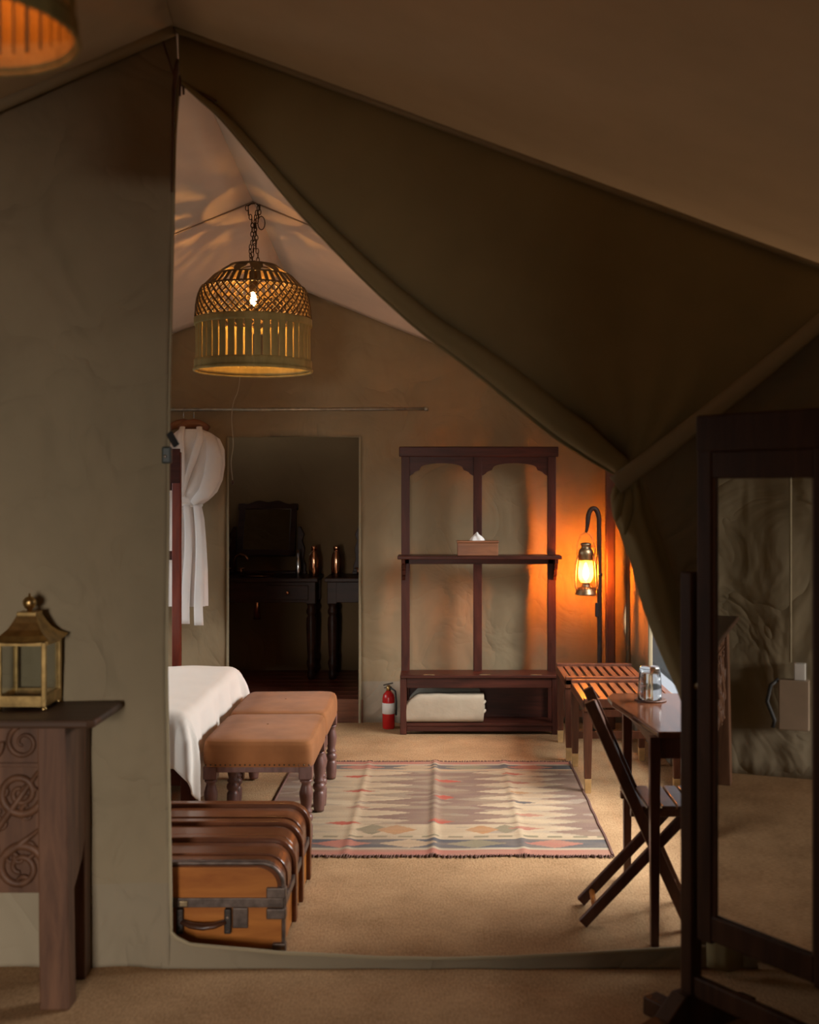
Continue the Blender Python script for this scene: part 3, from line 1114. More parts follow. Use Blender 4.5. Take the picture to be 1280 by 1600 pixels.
MB().grid(tis, 30, 8, True).build('tissue', M['tissue'], tb, smooth=True)


# folded blankets on the bottom shelf
def folded(name, mat, label, loc, sx, sy, sz, grp):
    def fn(u, v):
        a = 2 * PI * u
        c_, s_ = math.cos(a), math.sin(a)
        e = 0.42
        y = math.copysign(abs(c_) ** e, c_) * sy / 2
        z = math.copysign(abs(s_) ** e, s_) * sz / 2 + sz / 2
        x = (v - 0.5) * sx
        k_ = 1 - 0.10 * abs(2 * v - 1) ** 6
        if v < 0.2:
            z = z * (1 - 0.35 * ((0.2 - v) / 0.2) ** 2)
        z += 0.006 * nz(x * 9, y * 9, 2) * (z > 0.02)
        return (x + 0.01 * nz(y * 20, z * 20, 4) * abs(2 * v - 1), y * k_, max(0.0, z))
    t = thing(name, label, 'blanket', loc, 0, grp)
    MB().grid(fn, 40, 36, True).build('folded_body', mat, t, smooth=True)
    ends = MB()
    for vv in (0, 1):
        ring = [fn(i / 40, vv) for i in range(40)]
        cx = sum(p[0] for p in ring) / 40
        cz = sum(p[2] for p in ring) / 40
        b = len(ends.v)
        ends.v += ring + [(cx + (0.012 if vv else -0.012), 0, cz)]
        ends.f += [(b + i, b + (i + 1) % 40, b + 40) for i in range(40)]
    ends.build('folded_end', mat, t, smooth=True)
    for q in (0.35, 0.68):
        MB().tube([(sx / 2 - 0.004, -sy * 0.36, sz * q), (sx / 2 + 0.010, 0, sz * q + 0.006), (sx / 2 - 0.004, sy * 0.36, sz * q)], 0.011, 8).build('fold', mat, t, smooth=True)
    return t


folded('folded_blanket', M['towel'], 'thick cream folded towel blanket on the bottom shelf', (0.02, 7.475, 0.077), 0.50, 0.12, 0.18, 'folded blankets')
folded('folded_blanket', M['grey_blanket'], 'grey blanket lying behind the cream one on the bottom shelf', (0.02, 7.588, 0.077), 0.46, 0.08, 0.205, 'folded blankets')

# ================================================================== FIRE EXTINGUISHER
fe = thing('fire_extinguisher', 'small red fire extinguisher on the floor by the canvas wall', 'extinguisher', (-0.35, 7.62, 0))
MB().lathe([(0.036, 0), (0.041, 0.006), (0.041, 0.20), (0.036, 0.225), (0.020, 0.243), (0.015, 0.25)], n=24).build('cylinder', M['red_paint'], fe, smooth=True)
MB().lathe([(0.0415, 0.10), (0.0425, 0.101), (0.0425, 0.17), (0.0415, 0.171)], n=24, caps=False).build('paper_label', M['white_label'], fe, smooth=True)
MB().lathe([(0.015, 0.248), (0.016, 0.27), (0.010, 0.285)], n=12).build('valve', M['brass'], fe, smooth=True)
MB().bar((-0.035, 0, 0.285), (0.03, 0, 0.30), 0.012, 0.008).bar((-0.03, 0, 0.268), (0.02, 0, 0.274), 0.010, 0.006).build('handle', M['iron'], fe, bevel=0.002)
MB().tube([(0.012, -0.01, 0.27), (0.045, -0.02, 0.25), (0.052, -0.02, 0.18), (0.050, -0.015, 0.09)], 0.007, 8).build('hose', M['black'], fe, smooth=True)

# ================================================================== LANTERN ON CROOK STAND
ls = thing('crook_stand', 'thin black crook stand carrying the hurricane lantern', 'stand', (1.026, 7.47, 0))
pp = [(0, 0, 0.01), (0, 0, 0.5), (-0.002, 0, 1.0), (-0.003, 0, 1.25), (-0.004, 0, 1.34)]
for i in range(11):
    a = PI * i / 10
    pp.append((-0.034 + 0.030 * math.cos(a) - 0.012 * (i / 10), 0, 1.39 + 0.068 * math.sin(a)))
pp += [(-0.080, 0, 1.345), (-0.086, 0, 1.31), (-0.090, 0, 1.302)]
MB().tube(pp, [0.015] * 5 + [0.016] * 11 + [0.012, 0.009, 0.007], 10).build('crook_pole', M['iron'], ls, smooth=True)
MB().lathe([(0.11, 0), (0.11, 0.008), (0.02, 0.02), (0.014, 0.05)], n=24).build('base', M['iron'], ls, smooth=True)
MB().lathe([(0.011, 1.015), (0.018, 1.02), (0.018, 1.035), (0.011, 1.04)], n=14).build('collar', M['iron'], ls, smooth=True)
MB().cbox((-0.016, 0, 0.80), (0.012, 0.012, 0.045)).build('cord_switch', M['black'], ls, bevel=0.004)

hl = thing('hurricane_lantern', 'lit brass hurricane lantern hanging from the crook stand', 'lantern', (0.936, 7.47, 0.896))
MB().lathe([(0.066, 0), (0.070, 0.004), (0.068, 0.012), (0.056, 0.035), (0.052, 0.046), (0.030, 0.052), (0.024, 0.075), (0.034, 0.082)], n=28).build('fuel_tank', M['brass_dim'], hl, smooth=True)
MB().lathe([(0.030, 0.082), (0.046, 0.11), (0.050, 0.14), (0.047, 0.18), (0.040, 0.225)], n=28, caps=False).build('glass_globe', M['globe'], hl, smooth=True)
MB().lathe([(0.004, 0.10), (0.014, 0.115), (0.020, 0.14), (0.015, 0.17), (0.004, 0.205)], n=16).build('flame', M['flame'], hl, smooth=True)
MB().lathe([(0.042, 0.225), (0.046, 0.232), (0.044, 0.255), (0.048, 0.262), (0.046, 0.285), (0.036, 0.298), (0.028, 0.305), (0.030, 0.322), (0.036, 0.328), (0.030, 0.336), (0.010, 0.34)], n=28).build('chimney_cap', M['brass_dim'], hl, smooth=True)
for sg in (-1, 1):
    MB().tube([(sg * 0.052, 0, 0.020), (sg * 0.066, 0, 0.05), (sg * 0.068, 0, 0.12), (sg * 0.062, 0, 0.20), (sg * 0.050, 0, 0.262)], 0.0055, 8).build('side_tube', M['brass_dim'], hl, smooth=True)
hw = [(0.058 * math.cos(a), 0, 0.262 + 0.142 * max(0.0, math.sin(a)) ** 0.8) for a in [PI * i / 16 for i in range(17)]]
MB().tube(hw, 0.003, 6).build('bail_handle', M['brass_dim'], hl, smooth=True)

# ================================================================== LUGGAGE RACKS
def rack(name, label, x0, x1, y0, y1, zt, grp):
    t = thing(name, label, 'luggage rack', (x0, y0, 0), 0, grp)
    W, D = x1 - x0, y1 - y0
    MB().box(0, 0.035, 0, D, zt - 0.05, zt).build('side_rail', M['teak'], t, bevel=0.003)
    MB().box(W - 0.035, W, 0, D, zt - 0.05, zt).build('side_rail', M['teak'], t, bevel=0.003)
    MB().box(0, W, 0, 0.04, zt - 0.03, zt + 0.016).build('front_rail', M['teak_v'], t, bevel=0.003)
    MB().box(0, W, D - 0.04, D, zt - 0.03, zt + 0.016).build('rear_rail', M['teak_v'], t, bevel=0.003)
    n = 8
    sw = (W - 0.07) / n
    sl = MB().box(0, sw - 0.017, 0.042, D - 0.042, 0, 0.014).build('slat', M['teak'], t, bevel=0.002)
    sl.location = (0.035 + 0.009, 0, zt - 0.012)
    for i in range(1, n):
        inst(sl, t, (0.035 + 0.009 + i * sw, 0, zt - 0.012))
    lg = None
    for (x, y) in ((0.022, 0.03), (W - 0.022, 0.03), (0.022, D - 0.03), (W - 0.022, D - 0.03)):
        l = MB().taper(0, 0, 0.075, zt - 0.05, 0.017, 0.024).build('leg', M['teak_v'], t, bevel=0.002)
        l.location = (x, y, 0)
        f = MB().taper(0, 0, 0.0, 0.075, 0.0155, 0.0178).build('foot_cap', M['foot_brass'], l, bevel=0.001)
    MB().box(0.03, W - 0.03, D - 0.045, D - 0.025, 0.16, 0.20).build('stretcher', M['teak_v'], t)
    return t


rack('luggage_rack', 'slatted luggage rack nearest the lantern, right of the clothes stand', 0.722, 1.19, 6.70, 7.24, 0.475, 'luggage racks')
rack('luggage_rack', 'slatted luggage rack behind the writing desk and chair', 0.742, 1.25, 5.99, 6.62, 0.478, 'luggage racks')

# ================================================================== WRITING DESK
dk = thing('writing_desk', 'dark polished writing desk by the gauze window', 'desk', (0.9, 4.3, 0))
dx, dy = 0.9, 4.3
poly = [(0.747, 3.975), (1.36, 3.975), (1.36, 4.72), (0.70, 4.72), (0.672, 4.66), (0.672, 4.54)]
MB().prism([(x - dx, y - dy) for x, y in poly], lambda x, y: (x, y, 0.730), lambda x, y: (x, y, 0.753)).build('tabletop', M['desk'], dk, bevel=0.005)
MB().box(0.76 - dx, 1.34 - dx, 4.00 - dy, 4.02 - dy, 0.655, 0.730).build('apron', M['desk_v'], dk)
MB().box(0.76 - dx, 1.34 - dx, 4.68 - dy, 4.70 - dy, 0.655, 0.730).build('apron', M['desk_v'], dk)
MB().box(0.75 - dx, 0.77 - dx, 4.02 - dy, 4.68 - dy, 0.675, 0.730).build('apron', M['desk_v'], dk)
MB().box(1.32 - dx, 1.34 - dx, 4.02 - dy, 4.68 - dy, 0.655, 0.730).build('apron', M['desk_v'], dk)
for (x, y) in ((0.742, 4.012), (1.335, 4.012), (0.756, 4.69), (1.335, 4.69)):
    MB().taper(x - dx, y - dy, 0, 0.73, 0.014, 0.019).build('leg', M['desk_v'], dk, bevel=0.003)

gt = thing('drinking_glass', 'clear upturned tumbler on a coaster at the desk', 'glass', (0.825, 4.56, 0.759))


def facet(u, v, r_in):
    a = 2 * PI * u
    return a


prof_o = [(0.047, 0.0), (0.0475, 0.012), (0.046, 0.05), (0.0425, 0.100), (0.040, 0.122), (0.036, 0.128)]
prof_i = [(0.030, 0.110), (0.039, 0.104), (0.0425, 0.05), (0.0445, 0.003)]
gl_ = MB()
n_ = 40
vs = []
for (r, z) in prof_o + prof_i:
    for k_ in range(n_):
        a = 2 * PI * k_ / n_
        rr = r * (1 + (0.016 * math.cos(a * 10) if (r, z) in prof_o and 0.005 < z < 0.11 else 0))
        vs.append((rr * math.cos(a), rr * math.sin(a), z))
q = len(prof_o) + len(prof_i)
fs = []
for i in range(q):
    if i == len(prof_o) - 1:
        continue
    j = (i + 1) % q
    for k_ in range(n_):
        k2 = (k_ + 1) % n_
        fs.append((i * n_ + k_, i * n_ + k2, j * n_ + k2, j * n_ + k_))
fs.append(tuple((len(prof_o) - 1) * n_ + k_ for k_ in range(n_)))
fs.append(tuple(len(prof_o) * n_ + k_ for k_ in reversed(range(n_))))
gl_.add(vs, fs).build('tumbler_wall', M['tumbler'], gt, smooth=True)
co = MB().lathe([(0.060, 0), (0.062, 0.002), (0.062, 0.004), (0.060, 0.005)], n=28).build('coaster', M['leather_d'], smooth=False)
co.location = (0.828, 4.56, 0.7535)
tag(co, 'thin dark round coaster under the tumbler', 'coaster')

# ================================================================== FOLDING CHAIR
ch = thing('folding_chair', 'brown wooden folding chair with crossed legs beside the desk', 'chair', (0.7, 4.3, 0))


def cpt(x, y, z):
    return (x - 0.7, y - 4.3, z)


for (y, off) in ((4.155, 0.0), (4.435, 0.03)):
    MB().bar(cpt(0.532 + off, y, 0.825), cpt(0.895 + off, y, 0.012), 0.022, 0.040, (1, 0, 0)).build('back_stile', M['chair'], ch, bevel=0.004)
for (y, off) in ((4.185, 0.0), (4.405, 0.02)):
    MB().bar(cpt(0.512 + off, y, 0.012), cpt(0.905 + off, y, 0.425), 0.022, 0.038, (1, 0, 0)).build('cross_leg', M['desk_v'], ch, bevel=0.004)
MB().tube([cpt(0.560, 4.18, 0.055), cpt(0.575, 4.41, 0.055)], 0.011, 10).build('foot_stretcher', M['pine'], ch, smooth=True)
MB().tube([cpt(0.865, 4.16, 0.085), cpt(0.89, 4.43, 0.085)], 0.010, 10).build('foot_stretcher', M['chair'], ch, smooth=True)
MB().bar(cpt(0.575, 4.165, 0.742), cpt(0.602, 4.425, 0.742), 0.018, 0.085, (-0.41, 0, 0.91)).build('back_slat', M['chair'], ch, bevel=0.004)
MB().bar(cpt(0.635, 4.165, 0.605), cpt(0.662, 4.425, 0.605), 0.018, 0.055, (-0.41, 0, 0.91)).build('back_slat', M['chair'], ch, bevel=0.004)
for (y) in (4.175, 4.415):
    MB().box(0.685 - 0.7, 1.02 - 0.7, y - 0.012 - 4.3, y + 0.012 - 4.3, 0.405, 0.432).build('seat_rail', M['chair'], ch, bevel=0.003)
sl = None
for i in range(6):
    x = 0.70 + i * 0.055
    s_ = MB().box(-0.024, 0.024, -0.145, 0.145, 0, 0.014).build('seat_slat', M['chair'], ch, bevel=0.003) if i == 0 else inst(sl, ch)
    if i == 0:
        sl = s_
    s_.location = (x - 0.7 + 0.012, 0.0, 0.432)

# ================================================================== BED
bedr = thing('bed', 'bed with dark wooden frame under a white cover, behind the canvas edge', 'bed', (-1.15, 5.7, 0))


def bpt(x, y, z):
    return (x + 1.15, y - 5.7, z)


BXF, BY0, BY1, BZT = -1.118, 5.03, 6.36, 0.615
b_ = MB().box(*[v for v in (-2.95 + 1.15, BXF - 0.02 + 1.15, BY0 + 0.03 - 5.7, BY1 - 0.03 - 5.7, 0.36, 0.60)])
b_.build('mattress', M['linen'], bedr, bevel=0.03)
MB().box(-2.97 + 1.15, BXF - 0.0 + 1.15 - 0.02, BY0 + 0.04 - 5.7, BY1 - 0.04 - 5.7, 0.28, 0.36).build('bed_frame', M['mahog_h'], bedr, bevel=0.005)
for (x, y) in ((BXF + 0.005, BY0 + 0.05), (BXF + 0.005, BY1 - 0.06), (-2.92, BY0 + 0.06), (-2.92, BY1 - 0.06)):
    MB().cbox(bpt(x, y, 0.18), (0.032, 0.032, 0.18)).build('bed_leg', M['mahog'], bedr, bevel=0.004)


def cover(u, v):
    LX, DX_ = 1.75, 0.44       # run along x on top, drop at the foot
    LY, DY_ = BY1 - BY0, 0.27
    a = -LX + u * (LX + DX_)   # > 0 past the foot
    s = -DY_ + v * (LY + 2 * DY_)
    b = 0.0
    sy = 0
    if s < 0:
        b, sy, yb = -s, -1, BY0
    elif s > LY:
        b, sy, yb = s - LY, 1, BY1
    else:
        yb = BY0 + s
    R = 0.055

    def out_dn(d):
        th = min(PI / 2, d / R)
        o_, dn = R * math.sin(th), R * (1 - math.cos(th))
        if d > R * PI / 2:
            dn += d - R * PI / 2
        return o_, dn
    x = BXF - R + min(a, 0)
    y = yb + (R if sy < 0 else (-R if sy > 0 else 0))
    y = min(max(y, BY0 + R), BY1 - R) if sy == 0 else y
    if sy == 0:
        y = BY0 + R + (yb - BY0) / LY * (LY - 2 * R)
    z = BZT
    aa = max(a, 0)
    d = math.hypot(aa, b)
    if aa > 0 and b > 0:
        d = min(d, 0.37 + 0.07 * max(0.0, math.cos(math.atan2(b, aa))) ** 6)
    if d > 0:
        phi = math.atan2(b, aa)
        o_, dn = out_dn(d)
        fl_ = 1.0
        if aa > 0 and b > 0:
            fold = math.sin(2 * phi)
            o_ += (0.050 * fold + 0.018 * math.sin(phi * 8)) * min(1, d / 0.15)
        hang = min(1, max(0, dn - 0.03) / 0.2)
        run = x if b > aa else y
        o_ += (0.014 * math.sin(run * 17 + 1.0) + 0.008 * math.sin(run * 41)) * hang + 0.02 * hang
        x += o_ * math.cos(phi)
        y += sy * o_ * math.sin(phi)
        z -= dn
    z += 0.012 * nz(x * 2.5, y * 2.5, 4) + 0.005 * nz(x * 8, y * 8, 1) - 0.010 * max(0, 1 - abs(a + 0.4))
    return bpt(x, y, z)


MB().grid(cover, 130, 110).build('bed_cover', M['linen'], bedr, smooth=True, solid=0.006)

# ================================================================== BENCH OTTOMANS
def bench(name, label, y0, y1, grp):
    t = thing(name, label, 'bench', (-0.8125, (y0 + y1) / 2, 0.010), 0, grp)
    W, D = 0.495, y1 - y0

    def top(u, v):
        # rounded cushion block: superellipse loops from bottom edge up to the crown
        prof = [(0.985, 0.352), (1.0, 0.372), (1.0, 0.400), (0.998, 0.425), (0.985, 0.448), (0.955, 0.463), (0.90, 0.470), (0.6, 0.478), (0.02, 0.480)]
        f = v * (len(prof) - 1)
        i = min(int(f), len(prof) - 2)
        k_ = f - i
        s = prof[i][0] * (1 - k_) + prof[i + 1][0] * k_
        z = prof[i][1] * (1 - k_) + prof[i + 1][1] * k_
        a = 2 * PI * u
        e = 0.16
        c_, s_ = math.cos(a), math.sin(a)
        x = math.copysign(abs(c_) ** e, c_) * W / 2
        y = math.copysign(abs(s_) ** e, s_) * D / 2
        dx_ = W / 2 * (1 - s)
        x = x * (1 - 2 * dx_ / W)
        y = y * (1 - 2 * dx_ / D) if s > 0.5 else y * s
        z += 0.004 * nz(x * 7 + y0, y * 7, 3) * (z > 0.44)
        return (x, y, z)
    MB().grid(top, 96, 32, True).build('seat', M['suede'], t, smooth=True)
    MB().box(-W / 2 + 0.015, W / 2 - 0.015, -D / 2 + 0.015, D / 2 - 0.015, 0.325, 0.36).build('seat_frame', M['turned'], t, bevel=0.003)
    nails = MB()
    for i in range(22):
        x = -W / 2 + 0.02 + (W - 0.04) * i / 21
        nails.lathe([(0.0045, 0.0), (0.003, 0.003)], (0, 0, 0), 6)
        for q in range(len(nails.v) - 12, len(nails.v)):
            p = nails.v[q]
            nails.v[q] = (x + p[0], -D / 2 - p[2] + 0.001, 0.362 + p[1])
    nails.build('nail_trim', M['chain'], t)['kind'] = 'stuff'
    prof = [(0.024, 0.0), (0.026, 0.012), (0.029, 0.04), (0.029, 0.085), (0.024, 0.095), (0.021, 0.10), (0.028, 0.108), (0.031, 0.12), (0.028, 0.132), (0.020, 0.138),
            (0.027, 0.146), (0.027, 0.152), (0.020, 0.16), (0.025, 0.185), (0.031, 0.22), (0.030, 0.235), (0.022, 0.262), (0.020, 0.275), (0.028, 0.281), (0.028, 0.288), (0.021, 0.294)]
    lg = None
    for (x, y) in ((-1, -1), (1, -1), (-1, 1), (1, 1)):
        if lg is None:
            lg = MB().lathe(prof, n=20).build('leg', M['turned'], t, smooth=True)
            blk = MB().box(-0.03, 0.03, -0.03, 0.03, 0.294, 0.352).build('leg_block', M['turned'], lg, bevel=0.004)
            l = lg
        else:
            l = inst(lg, t)
            inst(blk, l)
        l.location = (x * (W / 2 - 0.036), y * (D / 2 - 0.040), 0)
    return t


bench('bench_ottoman', 'tan suede bench with turned legs, the nearer of the pair', 5.075, 5.69, 'suede benches at the bed foot')
bench('bench_ottoman', 'tan suede bench with turned legs, farther and nearer the doorway', 5.705, 6.32, 'suede benches at the bed foot')

# ================================================================== TRUNK
tk = thing('travel_trunk', 'ribbed brown travel trunk with orange wooden front on the floor', 'trunk', (-1.03, 4.33, 0))
TX, TY0, TY1, TZ = 0.485, -0.375, 0.375, 0.305


def lidprof(zb, r=0.075, ex=0.0):
    pts = [(-TX - ex, zb)]
    for i in range(9):
        a = PI - (PI / 2) * i / 8
        pts.append((-TX + r + (r + ex) * math.cos(a), TZ - r + (r + ex) * math.sin(a)))
    for i in range(9):
        a = PI / 2 - (PI / 2) * i / 8
        pts.append((TX - r + (r + ex) * math.cos(a), TZ - r + (r + ex) * math.sin(a)))
    pts.append((TX + ex, zb))
    return pts


MB().box(-TX, TX, TY0, TY1, 0.012, 0.165).build('body', M['pine'], tk, bevel=0.004)
MB().prism(lidprof(0.178), lambda x, z: (x, TY0, z), lambda x, z: (x, TY1, z)).build('lid', M['leather'], tk, bevel=0.004)
MB().prism(lidprof(0.190), lambda x, z: (x * 0.965, TY0 - 0.004, 0.19 + (z - 0.19) * 0.90), lambda x, z: (x * 0.965, TY0 + 0.01, 0.19 + (z - 0.19) * 0.90)).build('lid_front', M['pine'], tk)


def rib(y0, y1, ex, mat, nm, zb=0.012):
    o_, i_ = lidprof(zb, ex=ex), lidprof(zb, ex=-0.004)
    poly = o_ + list(reversed(i_))
    m = MB()
    n = len(o_)
    vs = [(x, y0, z) for x, z in o_] + [(x, y0, z) for x, z in i_] + [(x, y1, z) for x, z in o_] + [(x, y1, z) for x, z in i_]
    fs = []
    for k_ in range(n - 1):
        fs.append((k_, k_ + 1, n + k_ + 1, n + k_))
        fs.append((2 * n + k_, 3 * n + k_, 3 * n + k_ + 1, 2 * n + k_ + 1))
        fs.append((k_, 2 * n + k_, 2 * n + k_ + 1, k_ + 1))
        fs.append((n + k_, n + k_ + 1, 3 * n + k_ + 1, 3 * n + k_))
    fs.append((0, n, 3 * n, 2 * n))
    fs.append((n - 1, 3 * n - 1, 4 * n - 1, 2 * n - 1))
    return m.add(vs, fs).build(nm, mat, tk, bevel=0.005)


rib(TY0 - 0.010, TY0 + 0.024, 0.008, M['trunk_metal'], 'front_edging')
for y in (-0.115, 0.085, 0.335):
    rib(y - 0.022, y + 0.022, 0.017, M['leather'], 'rib')
for y in (-0.24, -0.015, 0.21):
    rib(y - 0.045, y + 0.045, 0.006, M['leather'], 'lid_band', 0.18)
MB().box(-TX, TX + 0.004, TY0 - 0.012, TY0 - 0.002, 0.158, 0.190).build('seam_strip', M['trunk_metal'], tk, bevel=0.002)
MB().box(TX, TX + 0.012, TY0, TY1, 0.158, 0.188).build('side_strip', M['trunk_metal'], tk, bevel=0.002)
for z in (0.118, 0.190):
    MB().box(TX - 0.055, TX + 0.012, TY0 - 0.016, TY0 + 0.02, z, z + 0.036).build('corner_bracket', M['trunk_metal'], tk, bevel=0.004)
MB().box(TX - 0.035, TX + 0.011, TY0 - 0.014, TY0 + 0.02, 0.0, 0.035).build('foot_bracket', M['trunk_metal'], tk, bevel=0.004)
# front handle with its brackets, centred left of the visible corner
hx = TX - 0.268
pts = [(hx - 0.075, TY0 - 0.018, 0.112), (hx - 0.04, TY0 - 0.030, 0.103), (hx, TY0 - 0.034, 0.100), (hx + 0.04, TY0 - 0.030, 0.103), (hx + 0.075, TY0 - 0.018, 0.112)]
MB().tube(pts, [0.012, 0.016, 0.018, 0.016, 0.012], 10, flat=0.6).build('handle', M['leather_d'], tk, smooth=True)
for x in (hx - 0.082, hx + 0.082):
    br = MB().box(x - 0.012, x + 0.012, TY0 - 0.022, TY0 - 0.001, 0.070, 0.155).build('handle_bracket', M['iron'], tk, bevel=0.004)
    for z in (0.083, 0.128):
        s_ = MB().lathe([(0.006, 0), (0.004, 0.003)], n=8).build('rivet', M['silver'], br)
        s_.location = (x, TY0 - 0.0215, z)
        s_.rotation_euler = (PI / 2, 0, 0)
MB().box(hx + 0.096, hx + 0.150, TY0 - 0.008, TY0 - 0.001, 0.085, 0.155).build('lock_plate', M['trunk_metal'], tk, bevel=0.006)
MB().box(hx - 0.085, hx - 0.055, TY0 - 0.018, TY0 - 0.010, 0.162, 0.182).build('clasp', M['brass_dim'], tk, bevel=0.003)

# ================================================================== KILIM RUG
RX0, RX1, RY0, RY1 = -0.845, 0.742, 4.975, 6.665
CRM, MAU, BLU, PNK, RED, GRN, ORG = (0.43, 0.33, 0.215), (0.20, 0.128, 0.10), (0.080, 0.080, 0.088), (0.34, 0.135, 0.10), (0.38, 0.085, 0.06), (0.20, 0.17, 0.11), (0.36, 0.19, 0.09)


def tri(x):
    return abs((x % 1.0) * 2 - 1)


def diamond(u, v, cu, cv, ru, rv):
    return abs(u - cu) / ru + abs(v - cv) / rv < 1


def weave(u, v):
    ju = u + 0.006 * nz(u * 40, v * 60, 3)
    if v < 0.045 or v > 0.965:
        return PNK
    if v < 0.060 or v > 0.952:
        return (0.36, 0.30, 0.21)
    if v < 0.135 or v > 0.895:
        cv = 0.0975 if v < 0.5 else 0.9235
        for i, cu in enumerate((0.06, 0.25, 0.44, 0.63, 0.85)):
            if diamond(ju, v, cu, cv, 0.085, 0.036):
                return ((0.36, 0.26, 0.17), PNK, (0.38, 0.27, 0.17), GRN, PNK)[i]
        return BLU
    if v < 0.150 or v > 0.882:
        return CRM if (v * 300) % 2 < 1.2 else ORG
    if v < 0.168:
        return GRN if tri(u * 14) > 0.4 else CRM
    # red lozenges
    for (cu, cv, ru, rv, c_) in ((0.53, 0.30, 0.040, 0.026, RED), (0.54, 0.55, 0.034, 0.026, RED), (0.55, 0.74, 0.055, 0.020, RED),
                                 (0.24, 0.28, 0.055, 0.018, RED), (0.27, 0.44, 0.045, 0.014, PNK), (0.26, 0.62, 0.055, 0.016, RED), (0.24, 0.80, 0.05, 0.016, RED),
                                 (0.78, 0.23, 0.055, 0.016, PNK), (0.80, 0.36, 0.05, 0.016, PNK), (0.79, 0.49, 0.04, 0.013, BLU), (0.79, 0.60, 0.045, 0.016, ORG),
                                 (0.79, 0.72, 0.05, 0.016, PNK), (0.78, 0.83, 0.05, 0.014, RED), (0.40, 0.22, 0.06, 0.045, ORG), (0.65, 0.22, 0.05, 0.040, ORG),
                                 (0.33, 0.225, 0.05, 0.05, GRN), (0.72, 0.225, 0.045, 0.04, GRN)):
        if diamond(ju, v, cu, cv, ru, rv):
            return c_
    # spiked middle column
    sp_ = (1 - tri(v * 13.0)) ** 1.3
    hw_ = 0.10 + 0.17 * sp_ + 0.02 * nz(v * 50, u * 4)
    if abs(ju - 0.54) < hw_ and 0.27 < v < 0.87:
        g_ = nz(u * 7, v * 26, 5)
        return MAU if g_ < 0.12 else (0.27, 0.205, 0.145)
    # spiked side columns
    for cu in (0.0, 1.0):
        sp2 = (1 - tri(v * 15.0 + 0.5)) ** 1.3
        if abs(ju - cu) < 0.055 + 0.10 * sp2:
            return MAU if nz(u * 8, v * 26, 7) < 0.25 else (0.28, 0.21, 0.16)
        if abs(ju - cu) < 0.08 + 0.15 * sp2:
            return (0.36, 0.285, 0.20)
    # thin dark weft streaks
    if nz(u * 5, v * 60, 31) > 0.48:
        return (0.30, 0.235, 0.17)
    return CRM if nz(u * 5, v * 5, 2) < 0.35 else (0.46, 0.36, 0.24)


NU, NV = 190, 190
rg = thing('kilim_rug', 'faded flat woven kilim rug with spiked mauve, cream and red pattern', 'rug', (0, 0, 0))


def rug_fn(u, v):
    x = RX0 + (RX1 - RX0) * u + 0.006 * nz(v * 9, 2.2) * (u > 0.5)
    y = RY0 + (RY1 - RY0) * v + 0.010 * nz(u * 6, 7.7)
    z = 0.006
    for cu, h in ((0.27, 0.006), (0.51, 0.010), (0.76, 0.006)):
        z += h * math.exp(-((u - cu) / 0.012) ** 2)
    z += 0.003 * max(0, nz(u * 7, v * 7, 6))
    return (x, y, z)


ro = MB().grid(rug_fn, NU, NV).build('woven_field', M['kilim'], rg, smooth=True)
me = ro.data
ca = me.color_attributes.new('weave', 'FLOAT_COLOR', 'POINT')
for j in range(NV + 1):
    for i in range(NU + 1):
        c_ = weave(i / NU, j / NV)
        fd = min(0.75, max(0.06, 0.22 + 0.5 * nz(i * 0.035, j * 0.16, 21)))
        c_ = tuple(a_ * (1 - fd) + b_ * fd for a_, b_ in zip(c_, (0.285, 0.205, 0.135)))
        k_ = 1 + 0.10 * nz(i * 0.05, j * 0.4, 1)
        ca.data[j * (NU + 1) + i].color = (c_[0] * k_, c_[1] * k_, c_[2] * k_, 1)
M['fringe'] = cloth('dark_wool_fringe', (0.14, 0.075, 0.06), 0.2, 0.2, 200)
for (v0, sg) in ((0, -1), (1, 1)):
    fr = MB()
    for i in range(150):
        u = i / 149
        p = Vector(rug_fn(u, v0))
        q = p + Vector((random.uniform(-0.008, 0.008), sg * random.uniform(0.008, 0.028), 0))
        q.z = 0.004
        fr.tube([p, (p + q) / 2 + Vector((0, 0, 0.004)), q], [0.0045, 0.004, 0.0015], 4)
    fr.build('fringe', M['fringe'], rg)['kind'] = 'stuff'
for u0 in (0, 1):
    pts = [Vector(rug_fn(u0, i / 60)) + Vector((0, 0, 0.002)) for i in range(61)]
    MB().tube(pts, 0.006, 5).build('side_binding', M['fringe'], rg)

# ================================================================== ROBES, HANGERS, ROD
rod = thing('hanging_rod', 'thin metal rod running along the back wall above the doorway', 'rod', (0, 0, 0))
ZR, YR = 2.112, 7.70
MB().tube([(-2.6, YR, ZR), (-1.2, YR, ZR + 0.002), (-0.098, YR, ZR + 0.006)], 0.011, 12).build('rod_bar', M['steel'], rod, smooth=True)
MB().tube([(-0.115, YR, ZR + 0.006), (-0.09, YR, ZR + 0.006)], 0.016, 12).build('end_cap', M['steel'], rod, smooth=True)
for x in (-0.16, -1.5, -2.5):
    MB().tube([(x, YR, ZR + 0.006), (x, YB - 0.02, ZR + 0.006)], 0.007, 8).build('wall_bracket', M['steel'], rod, smooth=True)


